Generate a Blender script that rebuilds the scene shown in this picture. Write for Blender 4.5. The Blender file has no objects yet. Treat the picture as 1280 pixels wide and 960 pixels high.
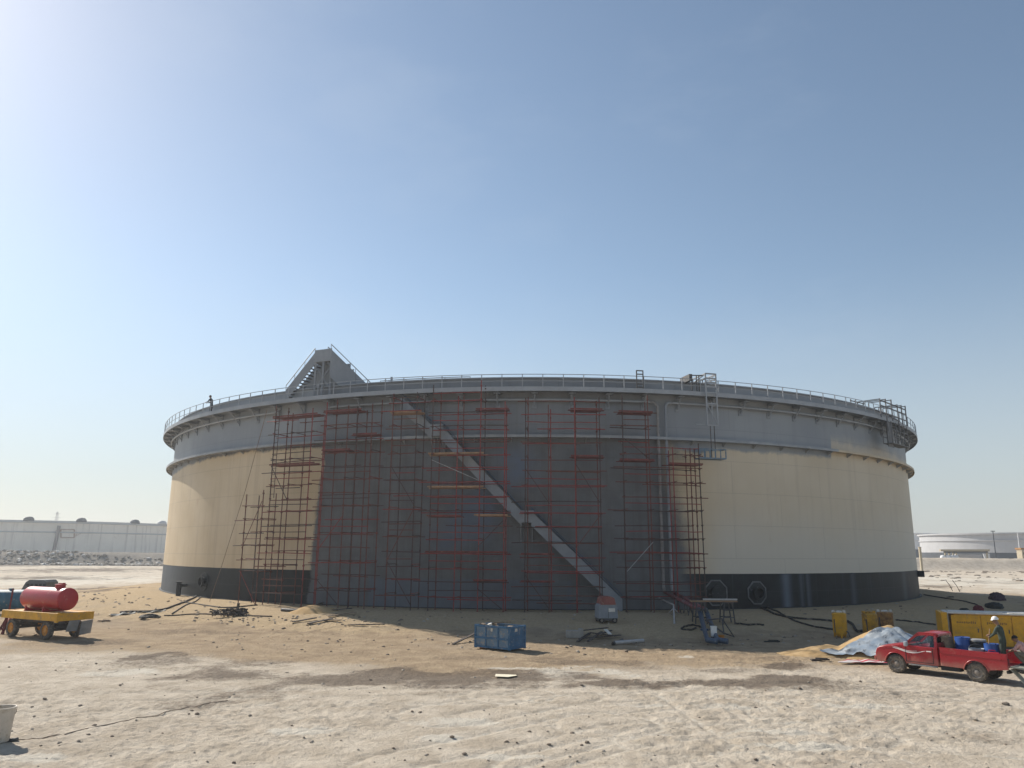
import bpy, bmesh, math, random
import numpy as np
from mathutils import Vector, Matrix, Quaternion

random.seed(7)
SC = bpy.context.scene
COL = SC.collection
PI = math.pi
rad = math.radians

# ------------------------------------------------------------------ camera maths
FPX, PITCH, ROLL, CAMH = 962.0, rad(12.3), rad(0.4), 4.87
TC = (3.05, 99.95)
TR = 43.0
ZT = 0.85                 # level of the tank pad

def ray(px, py):
    u = px - 640; v = 480 - py
    c, s = math.cos(ROLL), math.sin(ROLL)
    u, v = u * c - v * s, u * s + v * c
    y = FPX * math.cos(PITCH) - v * math.sin(PITCH)
    z = FPX * math.sin(PITCH) + v * math.cos(PITCH)
    return u / y, z / y

def at(px, py, z=0.0):
    dx, dz = ray(px, py); t = (z - CAMH) / dz
    return Vector((dx * t, t, z))

def atY(px, py, Y):
    dx, dz = ray(px, py)
    return Vector((dx * Y, Y, CAMH + dz * Y))

def cyl(px, py, r):
    dx, dz = ray(px, py)
    a = dx * dx + 1; b = -2 * (dx * TC[0] + TC[1]); c = TC[0] ** 2 + TC[1] ** 2 - r * r
    t = (-b - math.sqrt(max(b * b - 4 * a * c, 0))) / (2 * a)
    x, y, z = dx * t, t, CAMH + dz * t
    return math.degrees(math.atan2(x - TC[0], -(y - TC[1]))), z, Vector((x, y, z))

def TW(th, r, z):         # world point from tank polar coordinates
    a = rad(th)
    return Vector((TC[0] + r * math.sin(a), TC[1] - r * math.cos(a), z))

# ------------------------------------------------------------------ numpy noise
def _hash(ix, iy, seed):
    h = (ix * 374761393 + iy * 668265263 + seed * 1442695041) & 0x7fffffff
    h = ((h ^ (h >> 13)) * 1274126177) & 0x7fffffff
    return ((h ^ (h >> 16)) & 0xffff) / 65535.0

def vnoise(x, y, seed=0):
    x = np.asarray(x, dtype=np.float64); y = np.asarray(y, dtype=np.float64)
    ix = np.floor(x).astype(np.int64); iy = np.floor(y).astype(np.int64)
    fx = x - ix; fy = y - iy
    fx = fx * fx * (3 - 2 * fx); fy = fy * fy * (3 - 2 * fy)
    a = _hash(ix, iy, seed); b = _hash(ix + 1, iy, seed); c = _hash(ix, iy + 1, seed); d = _hash(ix + 1, iy + 1, seed)
    return (a * (1 - fx) + b * fx) * (1 - fy) + (c * (1 - fx) + d * fx) * fy

def fbm(x, y, scale, octv=4, seed=0, gain=0.5):
    t = 0; amp = 1; tot = 0
    for k in range(octv):
        t = t + amp * vnoise(x / scale + 13.7 * k, y / scale + 7.3 * k, seed + k)
        tot += amp; amp *= gain; scale /= 2.03
    return t / tot

def sstep(a, b, x):
    t = np.clip((x - a) / (b - a), 0, 1)
    return t * t * (3 - 2 * t)

# churned dark earth and pale patches: world ellipses (x, y, rx, ry, angle, weight)
STAINS = []
def stain(px, py, wpx, hpx, w=1.0):
    c = at(px, py, 0.05); e = at(px + wpx, py, 0.05); f = at(px, py - hpx, 0.05)
    STAINS.append((c.x, c.y, (e - c).length, (f - c).length, w))
for a in ((192, 818, 45, 6, 1.0), (230, 826, 120, 12, .55), (300, 842, 95, 14, .75), (360, 862, 110, 16, .6), (520, 842, 170, 10, .75),
          (640, 848, 160, 9, .85), (780, 852, 150, 8, .9), (900, 852, 120, 8, .8), (980, 848, 60, 8, .8), (975, 832, 40, 5, .9), (1010, 855, 90, 8, .5),
          (120, 802, 60, 5, .5), (960, 822, 60, 5, .4), (1120, 868, 80, 6, .35), (1240, 920, 60, 8, .35), (330, 800, 120, 5, .25), (420, 815, 140, 6, .3), (820, 835, 60, 4, .4), (1060, 905, 120, 6, .3), (560, 905, 90, 5, .22), (100, 860, 60, 4, .25), (420, 848, 150, 16, .75), (330, 858, 120, 20, .6), (60, 722, 120, 3, .7), (150, 735, 80, 3, .8), (120, 745, 60, 3, .7), (110, 712, 130, 3, .8), (30, 706, 90, 3, .8), (1230, 727, 70, 2.5, .5), (1180, 733, 40, 2.5, .6), (290, 790, 120, 3, .45), (620, 822, 120, 4, .4), (720, 826, 110, 4, .5), (900, 836, 90, 4, .5)):
    stain(*a)
PALE = []
for px, py, w, h in ((130, 842, 60, 7), (360, 912, 45, 5), (590, 900, 70, 7), (700, 838, 80, 7), (560, 918, 40, 5), (960, 912, 90, 5), (1000, 930, 80, 4), (840, 880, 100, 5), (1080, 880, 120, 6), (40, 945, 60, 6), (860, 820, 20, 3), (640, 942, 50, 3), (80, 725, 160, 8), (1200, 725, 160, 8), (640, 835, 90, 3)):
    c = at(px, py, 0.05); e = at(px + w, py, 0.05); f = at(px, py - h, 0.05)
    PALE.append((c.x, c.y, (e - c).length, (f - c).length, 1.0))

def blobs(lst, x, y, seed):
    wob = fbm(x, y, 2.6, 5, seed, .62) - .5
    out = np.zeros_like(x)
    for cx, cy, rx, ry, w in lst:
        d = np.sqrt(((x - cx) / rx) ** 2 + ((y - cy) / ry) ** 2) + wob * 2.6
        out = np.maximum(out, w * (1 - sstep(.1, 1.25, d)))
    return out

# lorry ruts: gentle grooves along polylines
RUTS = [[at(520, 958), at(760, 905), at(1000, 893), at(1290, 905)], [at(700, 958), at(840, 925), at(1050, 915), at(1290, 930)],
        [at(-20, 880), at(300, 872), at(640, 868), at(1000, 872), at(1300, 862)], [at(560, 893), at(700, 868), at(900, 862), at(1150, 862)],
        [at(880, 870), at(980, 925), at(1090, 962)]]
def rut_depth(x, y):
    out = np.zeros_like(x)
    for pl in RUTS:
        for a, b in zip(pl[:-1], pl[1:]):
            dx, dy = b.x - a.x, b.y - a.y; L2 = dx * dx + dy * dy
            t = np.clip(((x - a.x) * dx + (y - a.y) * dy) / L2, 0, 1)
            d = np.hypot(x - a.x - t * dx, y - a.y - t * dy)
            for off in (0.0, 1.55):
                dd = np.abs(d - off)
                out = np.maximum(out, np.exp(-(dd / .16) ** 2) * (0.75 + .5 * vnoise(x * 3.1, y * 3.1, 77)))
    return out

def base_h(x, y):
    d = np.hypot(x - TC[0], y - TC[1])
    wob = (fbm(x, y, 5.0, 3, 5) - .5)
    pad = ZT * (1 - sstep(45.3, 55.5 + 3.0 * wob, d))
    pad = pad + .28 * np.exp(-((d - 52.5 - 3 * wob) / 1.6) ** 2) * (fbm(x, y, 2.2, 3, 9) - .32) * np.where(y < 80, 1, 0)
    crest = 252 + 10 * (vnoise(x / 40, y * 0, 21) - .5)
    wid = np.where(x < 0, 13, 13.5)
    rid = 1 - sstep(0.08, 1, np.abs(y - crest - 6) / wid)
    berm = rid * (3.85 + .7 * (fbm(x, y, 9, 4, 31) - .5)) + rid * (1 - rid) * np.where(x < 0, 3.2, 1.0) * (fbm(x, y, 4, 4, 33) - .5)
    berm = berm - np.where(x > 0, 3.6, 0) * rid * (1 - rid) * np.abs(vnoise((x + .5 * y) / 4.5, y / 60, 35) - .5)
    return pad + berm

def fine_h(x, y):
    n = .08 * (fbm(x, y, 3.5, 3, 40) - .5)
    n = n + .04 * (fbm(x, y, .75, 3, 44) - .5)
    rough = .35 + .9 * sstep(.42, .62, fbm(x, y, 6.0, 3, 47))
    n = n + rough * .10 * (fbm(x, y, .20, 3, 51) - .5)
    st = blobs(STAINS, x, y, 61)
    n = n + st * .13 * (fbm(x, y, .55, 3, 53) - .5)
    n = n - .05 * rut_depth(x, y)
    d = np.hypot(x - TC[0], y - TC[1])
    return n * np.where(d < 45, .35, 1)

_GZ = {}
def gz(x, y):
    key = (round(x, 2), round(y, 2))
    if key not in _GZ: _GZ[key] = _gz(x, y)
    return _GZ[key]
def _gz(x, y):
    X = np.array([float(x)]); Y = np.array([float(y)])
    return float((base_h(X, Y) + fine_h(X, Y))[0])

def gz_fill(pts):
    pts = [p for p in pts if (round(p[0], 2), round(p[1], 2)) not in _GZ]
    if not pts: return
    X = np.array([float(p[0]) for p in pts]); Y = np.array([float(p[1]) for p in pts]); Z = base_h(X, Y) + fine_h(X, Y)
    for p, z in zip(pts, Z): _GZ[(round(p[0], 2), round(p[1], 2))] = float(z)

def ground_at(px, py):
    """first point where the sight line meets the ground"""
    dx, dz = ray(px, py)
    t0 = (1.6 - CAMH) / dz; t1 = (-.4 - CAMH) / dz
    t = np.linspace(t0, t1, 700); X = dx * t; Z = CAMH + dz * t
    h = base_h(X, t) + fine_h(X, t)
    k = np.argmax(h >= Z) if (h >= Z).any() else len(t) - 1
    return Vector((float(X[k]), float(t[k]), float(h[k])))

# ------------------------------------------------------------------ materials
MATS = {}
def new_mat(name):
    m = bpy.data.materials.new(name); m.use_nodes = True
    return m, m.node_tree, m.node_tree.nodes['Principled BSDF']

def L(nt, a, b): nt.links.new(a, b)

def node(nt, typ, **kw):
    n = nt.nodes.new(typ)
    for k, v in kw.items():
        if k.startswith('i_'):
            key = k[2:]
            n.inputs[int(key) if key.isdigit() else key].default_value = v
        else: setattr(n, k, v)
    return n

def math_n(nt, op, a, b=None, clamp=False):
    n = nt.nodes.new('ShaderNodeMath'); n.operation = op; n.use_clamp = clamp
    for k, v in enumerate((a, b)):
        if v is None: continue
        if isinstance(v, (int, float)): n.inputs[k].default_value = v
        else: L(nt, v, n.inputs[k])
    return n.outputs[0]

def mixc(nt, fac, a, b, mode='MIX'):
    n = nt.nodes.new('ShaderNodeMix'); n.data_type = 'RGBA'; n.blend_type = mode
    if isinstance(fac, (int, float)): n.inputs[0].default_value = fac
    else: L(nt, fac, n.inputs[0])
    for k, v in ((6, a), (7, b)):
        if isinstance(v, tuple): n.inputs[k].default_value = (*v[:3], 1)
        else: L(nt, v, n.inputs[k])
    return n.outputs[2]

def ramp(nt, fac, lo, hi):
    n = nt.nodes.new('ShaderNodeMapRange'); n.clamp = True; n.interpolation_type = 'SMOOTHSTEP'
    n.inputs[1].default_value = lo; n.inputs[2].default_value = hi
    L(nt, fac, n.inputs[0])
    return n.outputs[0]

def noise(nt, vec, scale, detail=4, rough=.55, dim='3D'):
    n = nt.nodes.new('ShaderNodeTexNoise'); n.inputs['Scale'].default_value = scale
    n.inputs['Detail'].default_value = detail; n.inputs['Roughness'].default_value = rough
    L(nt, vec, n.inputs['Vector'])
    return n.outputs[0]

def scaled(nt, vec, s):
    n = nt.nodes.new('ShaderNodeVectorMath'); n.operation = 'MULTIPLY'
    L(nt, vec, n.inputs[0]); n.inputs[1].default_value = s
    return n.outputs[0]

def M(name, col, rough=.6, metal=0.0, var=.3, scale=2.5, bump=.15, dust=None, dust_amt=.0, spec=.4):
    """worn painted / bare surface: colour mottling, dust or rust patches, roughness variation and a little relief"""
    if name in MATS: return MATS[name]
    m, nt, b = new_mat(name)
    tc = node(nt, 'ShaderNodeTexCoord').outputs['Object']
    n1 = noise(nt, tc, scale, 5, .6)
    n2 = noise(nt, tc, scale * 5.3, 4, .6)
    k = math_n(nt, 'ADD', math_n(nt, 'MULTIPLY', n1, .7), math_n(nt, 'MULTIPLY', n2, .3))
    lo = tuple(c * (1 - var) for c in col); hi = tuple(min(c * (1 + var), .95) for c in col)
    c = mixc(nt, ramp(nt, k, .3, .7), lo, hi)
    if dust is not None:
        n3 = noise(nt, tc, scale * 1.7, 6, .7)
        c = mixc(nt, math_n(nt, 'MULTIPLY', ramp(nt, n3, .62 - .3 * dust_amt, .78 - .3 * dust_amt), .85), c, dust)
    L(nt, c, b.inputs['Base Color'])
    b.inputs['Metallic'].default_value = metal
    b.inputs['Specular IOR Level'].default_value = spec
    L(nt, math_n(nt, 'ADD', math_n(nt, 'MULTIPLY', n2, .25), rough - .12, True), b.inputs['Roughness'])
    if bump:
        bp = node(nt, 'ShaderNodeBump', i_Strength=bump, i_Distance=.02)
        L(nt, n2, bp.inputs['Height']); L(nt, bp.outputs[0], b.inputs['Normal'])
    MATS[name] = m
    return m

RUST = (.16, .075, .035); DUST = (.36, .29, .21)
M('grey_paint', (.235, .255, .28), .55, var=.12, scale=.6)
M('grey_paint_pale', (.30, .32, .345), .5, var=.12, scale=.8)
M('steel_dark', (.07, .07, .072), .6, var=.3, dust=RUST, dust_amt=.3)
M('frame_grey', (.15, .15, .155), .6, var=.25, dust=RUST, dust_amt=.1)
M('galvanised', (.36, .37, .37), .45, metal=.5, var=.2, dust=(.25, .2, .15), dust_amt=.2)
M('scaffold_red', (.22, .034, .030), .6, var=.35, scale=4, dust=(.17, .07, .05), dust_amt=.35)
M('scaffold_rust', (.135, .045, .032), .75, var=.35, scale=4, dust=(.08, .05, .04), dust_amt=.4)
M('scaffold_dark', (.06, .04, .036), .75, var=.3, scale=4, dust=(.15, .05, .04), dust_amt=.3)
M('plank_wood', (.33, .20, .115), .8, var=.3, scale=3, dust=(.3, .26, .2), dust_amt=.3)
M('plank_red', (.155, .04, .034), .75, var=.35, scale=3, dust=(.33, .2, .11), dust_amt=.2)
M('old_wood', (.20, .15, .105), .85, var=.35, scale=6)
M('dark_wood', (.055, .045, .04), .85, var=.4, scale=6, dust=DUST, dust_amt=.3)
M('red_paint', (.38, .016, .024), .38, var=.12, scale=1.5, dust=(.42, .25, .18), dust_amt=.12, bump=.03)
M('truck_red', (.33, .012, .020), .30, var=.08, scale=1.2, dust=(.43, .20, .15), dust_amt=.16, bump=.02, spec=.5)
M('yellow_paint', (.62, .315, .012), .5, var=.18, scale=2, dust=(.34, .2, .08), dust_amt=.25)
M('yellow_dirty', (.50, .26, .02), .6, var=.3, scale=2, dust=(.17, .1, .05), dust_amt=.4)
M('rust_yellow', (.34, .17, .05), .75, var=.35, scale=3, dust=RUST, dust_amt=.5)
M('orange_plastic', (.52, .20, .02), .5, var=.15, dust=DUST, dust_amt=.2)
M('blue_paint', (.03, .115, .225), .55, var=.25, scale=2, dust=(.23, .25, .26), dust_amt=.3)
M('blue_pale', (.12, .20, .28), .65, var=.25, scale=3, dust=(.30, .28, .25), dust_amt=.45)
M('blue_drum', (.018, .07, .27), .4, var=.15, scale=2, dust=(.15, .16, .2), dust_amt=.12)
M('teal_tank', (.03, .115, .17), .55, var=.2, dust=DUST, dust_amt=.2)
M('rubber', (.022, .021, .02), .85, var=.25, dust=(.24, .2, .16), dust_amt=.35)
M('tyre_dusty', (.085, .075, .064), .9, var=.3, scale=5, dust=(.27, .225, .17), dust_amt=.4)
M('rim_grey', (.24, .21, .18), .6, var=.2, dust=RUST, dust_amt=.25)
M('rim_orange', (.55, .25, .04), .6, var=.2, dust=DUST, dust_amt=.25)
M('black_plastic', (.02, .02, .021), .6, var=.2)
M('hood_grey', (.10, .11, .115), .6, var=.2, dust=DUST, dust_amt=.15)
M('grey_plate', (.23, .235, .24), .7, var=.2, dust=DUST, dust_amt=.2)
M('tailgate_grey', (.28, .275, .22), .75, var=.2, dust=DUST, dust_amt=.3)
M('white_paint', (.74, .73, .70), .5, var=.08, dust=(.4, .33, .25), dust_amt=.15)
M('white_dirty', (.62, .59, .53), .7, var=.15, dust=DUST, dust_amt=.25)
M('concrete', (.34, .31, .27), .9, var=.2, scale=3)
M('pale_pipe', (.45, .43, .41), .5, var=.15, dust=DUST, dust_amt=.2)
M('riser_grey', (.235, .225, .22), .55, var=.2)
M('blue_pipe', (.045, .075, .12), .5, var=.2, dust=(.2, .2, .2), dust_amt=.25)
M('red_pipe', (.22, .07, .07), .6, var=.25, dust=(.2, .2, .22), dust_amt=.4)
M('bucket_cream', (.56, .50, .42), .6, var=.1, dust=DUST, dust_amt=.3)
M('rope_tan', (.23, .165, .12), .9, var=.2)
M('purple_tarp', (.055, .03, .045), .8, var=.3)
M('black_tarp', (.02, .024, .023), .7, var=.3)
M('maroon_tarp', (.13, .02, .025), .8, var=.3)
M('grey_bucket', (.36, .38, .41), .5, var=.1, dust=DUST, dust_amt=.2)
M('weld_grey', (.215, .235, .26), .55, var=.12, dust=DUST, dust_amt=.1)
M('weld_red', (.25, .085, .07), .7, var=.2, dust=DUST, dust_amt=.3)
M('coverall', (.045, .062, .05), .9, var=.2, scale=9)
M('shirt_pink', (.52, .31, .29), .9, var=.25, scale=14)
M('trousers', (.17, .15, .11), .9, var=.2, scale=9)
M('navy_cloth', (.025, .03, .045), .9, var=.2, scale=9)
M('skin', (.23, .125, .075), .6, var=.08, scale=20, bump=0)
M('hair', (.012, .01, .009), .7, var=.2)
M('helmet_white', (.82, .81, .78), .35, var=.03, bump=0)
M('paper', (.75, .68, .52), .9, var=.1)
M('far_white', (.72, .72, .72), .6, var=.06, scale=.3)
M('far_grey', (.42, .42, .43), .7, var=.08, scale=.2)
M('far_dark', (.05, .055, .065), .7, var=.2, scale=.3)
M('far_stair', (.22, .19, .18), .8, var=.2)
M('far_tan', (.42, .36, .26), .8, var=.1)
M('interior_dark', (.03, .03, .032), .8, var=.2)
M('lamp_clear', (.75, .72, .68), .15, var=.05, bump=0)
M('decal_white', (.75, .70, .68), .5, var=.1, bump=0)
M('text_grey', (.20, .10, .03), .7, var=.25, scale=30, bump=0)

def dusty(name, z0, z1):
    m = MATS[name]; nt = m.node_tree; b = nt.nodes['Principled BSDF']
    src = b.inputs['Base Color'].links[0].from_socket
    tc = node(nt, 'ShaderNodeTexCoord').outputs['Object']; sep = node(nt, 'ShaderNodeSeparateXYZ'); L(nt, tc, sep.inputs[0])
    n1 = noise(nt, tc, 3.2, 5, .65)
    f = math_n(nt, 'MULTIPLY', ramp(nt, math_n(nt, 'ADD', sep.outputs[2], math_n(nt, 'MULTIPLY', math_n(nt, 'SUBTRACT', n1, .5), .7)), z1, z0), .36)
    L(nt, mixc(nt, f, src, (.40, .31, .225)), b.inputs['Base Color'])
dusty('truck_red', .40, .82)

def sand_mat():
    m, nt, b = new_mat('sand')
    tc = node(nt, 'ShaderNodeTexCoord').outputs['Object']
    n1 = noise(nt, tc, 2.0, 5); n2 = noise(nt, tc, 22, 5, .7)
    L(nt, mixc(nt, ramp(nt, n1, .3, .7), (.40, .27, .135), (.50, .35, .19)), b.inputs['Base Color'])
    b.inputs['Roughness'].default_value = .95; b.inputs['Specular IOR Level'].default_value = .1
    bp = node(nt, 'ShaderNodeBump', i_Strength=.5, i_Distance=.04); L(nt, n2, bp.inputs['Height']); L(nt, bp.outputs[0], b.inputs['Normal'])
    MATS['sand'] = m
sand_mat()

def sheet_mat():
    m, nt, b = new_mat('silver_sheet')
    tc = node(nt, 'ShaderNodeTexCoord').outputs['Object']
    n1 = noise(nt, tc, 1.1, 5, .6); n2 = noise(nt, tc, 2.2, 6, .65)
    c = mixc(nt, ramp(nt, n1, .42, .62), (.22, .275, .34), (.36, .39, .41))
    c = mixc(nt, ramp(nt, n2, .52, .66), c, (.085, .10, .125))
    L(nt, c, b.inputs['Base Color']); b.inputs['Roughness'].default_value = .45
    bp = node(nt, 'ShaderNodeBump', i_Strength=.6, i_Distance=.06); L(nt, n2, bp.inputs['Height']); L(nt, bp.outputs[0], b.inputs['Normal'])
    MATS['silver_sheet'] = m
sheet_mat()

def sack_mat():
    m, nt, b = new_mat('sack_red_white')
    tc = node(nt, 'ShaderNodeTexCoord').outputs['Object']
    w = node(nt, 'ShaderNodeTexWave', i_Scale=.9, i_Distortion=3.0); w.bands_direction = 'Y'; L(nt, tc, w.inputs['Vector'])
    c = mixc(nt, ramp(nt, w.outputs['Fac'], .45, .6), (.62, .56, .53), (.42, .05, .07))
    L(nt, c, b.inputs['Base Color']); b.inputs['Roughness'].default_value = .6
    MATS['sack_red_white'] = m
sack_mat()

def glass_mat():
    m, nt, b = new_mat('window_glass')
    out = nt.nodes['Material Output']
    tr = node(nt, 'ShaderNodeBsdfTransparent'); tr.inputs[0].default_value = (.86, .90, .90, 1)
    gl = node(nt, 'ShaderNodeBsdfGlossy'); gl.inputs['Roughness'].default_value = .03
    fr = node(nt, 'ShaderNodeFresnel'); fr.inputs[0].default_value = 1.5
    mx = node(nt, 'ShaderNodeMixShader')
    L(nt, fr.outputs[0], mx.inputs[0]); L(nt, tr.outputs[0], mx.inputs[1]); L(nt, gl.outputs[0], mx.inputs[2]); L(nt, mx.outputs[0], out.inputs[0])
    MATS['window_glass'] = m
glass_mat()

def shell_mat():
    """shell coats: cream, black base coat, new grey coat, with weld courses, runs and blotches"""
    m, nt, b = new_mat('tank_coats')
    tc = node(nt, 'ShaderNodeTexCoord').outputs['Object']
    def attr(n):
        a = node(nt, 'ShaderNodeAttribute'); a.attribute_name = n; return a.outputs['Fac']
    sep = node(nt, 'ShaderNodeSeparateXYZ'); L(nt, tc, sep.inputs[0])
    z = sep.outputs[2]
    arc = math_n(nt, 'MULTIPLY', math_n(nt, 'ARCTAN2', sep.outputs[0], math_n(nt, 'MULTIPLY', sep.outputs[1], -1)), TR)
    cmb = node(nt, 'ShaderNodeCombineXYZ'); L(nt, arc, cmb.inputs[0]); L(nt, z, cmb.inputs[1])
    uv = cmb.outputs[0]
    big = noise(nt, uv, .12, 4, .6); mid = noise(nt, uv, .7, 5, .6); fin = noise(nt, uv, 6, 4, .6)
    runs = noise(nt, scaled(nt, uv, (1.3, .05, 1)), 1.0, 6, .65)
    runs2 = noise(nt, scaled(nt, uv, (4.5, .10, 1)), 1.0, 4, .6)
    # cream
    cream = mixc(nt, ramp(nt, big, .3, .7), (.54, .425, .27), (.63, .52, .365))
    cream = mixc(nt, math_n(nt, 'MULTIPLY', ramp(nt, runs, .50, .68), .34), cream, (.38, .285, .185))
    cream = mixc(nt, math_n(nt, 'MULTIPLY', ramp(nt, runs2, .57, .72), .22), cream, (.39, .25, .15))
    cream = mixc(nt, math_n(nt, 'MULTIPLY', attr('right_pale'), .85), cream, (.60, .555, .475))
    rp = noise(nt, scaled(nt, uv, (.5, .16, 1)), .6, 6, .7)
    cream = mixc(nt, math_n(nt, 'MULTIPLY', ramp(nt, rp, .60, .72), .30), cream, (.42, .255, .14))
    # black
    black = mixc(nt, ramp(nt, mid, .35, .7), (.007, .009, .011), (.018, .022, .025))
    black = mixc(nt, math_n(nt, 'MULTIPLY', ramp(nt, runs2, .57, .70), .45), black, (.055, .066, .074))
    black = mixc(nt, attr('blue'), black, (.13, .16, .20))
    # grey
    dg = mixc(nt, ramp(nt, mid, .3, .7), (.118, .122, .129), (.155, .162, .172))
    dg = mixc(nt, math_n(nt, 'MULTIPLY', ramp(nt, runs, .50, .66), .45), dg, (.105, .10, .097))
    dg = mixc(nt, math_n(nt, 'MULTIPLY', ramp(nt, runs2, .55, .70), .35), dg, (.10, .095, .092))
    dg = mixc(nt, attr('blue'), dg, (.12, .155, .22))
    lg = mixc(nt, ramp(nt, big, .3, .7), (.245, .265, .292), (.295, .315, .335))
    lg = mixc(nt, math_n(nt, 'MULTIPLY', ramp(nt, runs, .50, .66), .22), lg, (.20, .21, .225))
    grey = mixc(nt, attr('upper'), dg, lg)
    jit = math_n(nt, 'ADD', math_n(nt, 'MULTIPLY', math_n(nt, 'SUBTRACT', mid, .5), 1.0), math_n(nt, 'MULTIPLY', math_n(nt, 'SUBTRACT', fin, .5), .35))
    gd = attr('grey_edge')
    gm = ramp(nt, math_n(nt, 'ADD', gd, math_n(nt, 'MULTIPLY', jit, .8)), -.16, .16)
    sm = ramp(nt, math_n(nt, 'ADD', gd, math_n(nt, 'MULTIPLY', jit, 1.6)), -1.3, 1.0)
    sl = attr('soft')
    gmask = math_n(nt, 'ADD', math_n(nt, 'MULTIPLY', gm, math_n(nt, 'SUBTRACT', 1.0, sl)), math_n(nt, 'MULTIPLY', sm, sl))
    bm_ = ramp(nt, math_n(nt, 'ADD', z, math_n(nt, 'MULTIPLY', jit, .03)), 2.535, 2.515)
    col = mixc(nt, bm_, cream, black)
    col = mixc(nt, gmask, col, grey)
    # weld lines: courses and staggered vertical seams
    course = math_n(nt, 'ABSOLUTE', math_n(nt, 'SUBTRACT', math_n(nt, 'FRACT', math_n(nt, 'DIVIDE', z, 2.43)), .5))
    weld = ramp(nt, course, .488, .497)
    br = node(nt, 'ShaderNodeTexBrick'); br.offset = .5; br.inputs['Scale'].default_value = 1.0
    br.inputs['Brick Width'].default_value = 9.1; br.inputs['Row Height'].default_value = 2.43; br.inputs['Mortar Size'].default_value = .025
    br.inputs['Color1'].default_value = (0.45, 0.45, 0.45, 1); br.inputs['Color2'].default_value = (.55, .55, .55, 1); br.inputs['Mortar'].default_value = (0, 0, 0, 1)
    off = node(nt, 'ShaderNodeVectorMath'); off.operation = 'ADD'; L(nt, uv, off.inputs[0]); off.inputs[1].default_value = (500, 1.215 + 48.6, 0)
    L(nt, off.outputs[0], br.inputs['Vector'])
    col = mixc(nt, math_n(nt, 'MULTIPLY', br.outputs['Fac'], .13), col, (.12, .11, .10))
    col = mixc(nt, .05, col, br.outputs['Color'], 'OVERLAY')
    L(nt, col, b.inputs['Base Color'])
    L(nt, math_n(nt, 'ADD', math_n(nt, 'MULTIPLY', mid, .25), .42), b.inputs['Roughness'])
    b.inputs['Specular IOR Level'].default_value = .22
    hgt = math_n(nt, 'ADD', math_n(nt, 'MULTIPLY', big, 3.0), math_n(nt, 'ADD', math_n(nt, 'MULTIPLY', br.outputs['Fac'], .6), math_n(nt, 'MULTIPLY', fin, .05)))
    bp = node(nt, 'ShaderNodeBump', i_Strength=.35, i_Distance=.03); L(nt, hgt, bp.inputs['Height']); L(nt, bp.outputs[0], b.inputs['Normal'])
    MATS['tank_coats'] = m
shell_mat()

def ring_mat():
    """the lower wind girder: grey coat that turns cream round the right-hand side"""
    m, nt, b = new_mat('girder_coat')
    tc = node(nt, 'ShaderNodeTexCoord').outputs['Object']
    sep = node(nt, 'ShaderNodeSeparateXYZ'); L(nt, tc, sep.inputs[0])
    ang = math_n(nt, 'ARCTAN2', sep.outputs[0], math_n(nt, 'MULTIPLY', sep.outputs[1], -1))
    n1 = noise(nt, tc, 1.2, 5)
    g = mixc(nt, ramp(nt, n1, .3, .7), (.24, .26, .285), (.32, .335, .35))
    c = mixc(nt, ramp(nt, n1, .35, .7), (.50, .40, .27), (.56, .47, .34))
    L(nt, mixc(nt, ramp(nt, ang, rad(33.4), rad(33.7)), g, c), b.inputs['Base Color']); b.inputs['Roughness'].default_value = .55
    MATS['girder_coat'] = m
ring_mat()

def far_tank_mat():
    m, nt, b = new_mat('far_tank_coat')
    tc = node(nt, 'ShaderNodeTexCoord').outputs['Object']
    n1 = noise(nt, tc, .1, 5, .6); n2 = noise(nt, scaled(nt, tc, (1, 1, .06)), .5, 6, .65); n3 = noise(nt, tc, .22, 5, .65)
    c = mixc(nt, ramp(nt, n1, .3, .7), (.66, .61, .535), (.75, .70, .62))
    c = mixc(nt, math_n(nt, 'MULTIPLY', ramp(nt, n2, .5, .68), .5), c, (.30, .25, .22))
    c = mixc(nt, math_n(nt, 'MULTIPLY', ramp(nt, n3, .64, .72), .6), c, (.27, .17, .13))
    L(nt, c, b.inputs['Base Color']); b.inputs['Roughness'].default_value = .7
    MATS['far_tank_coat'] = m
far_tank_mat()

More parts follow.
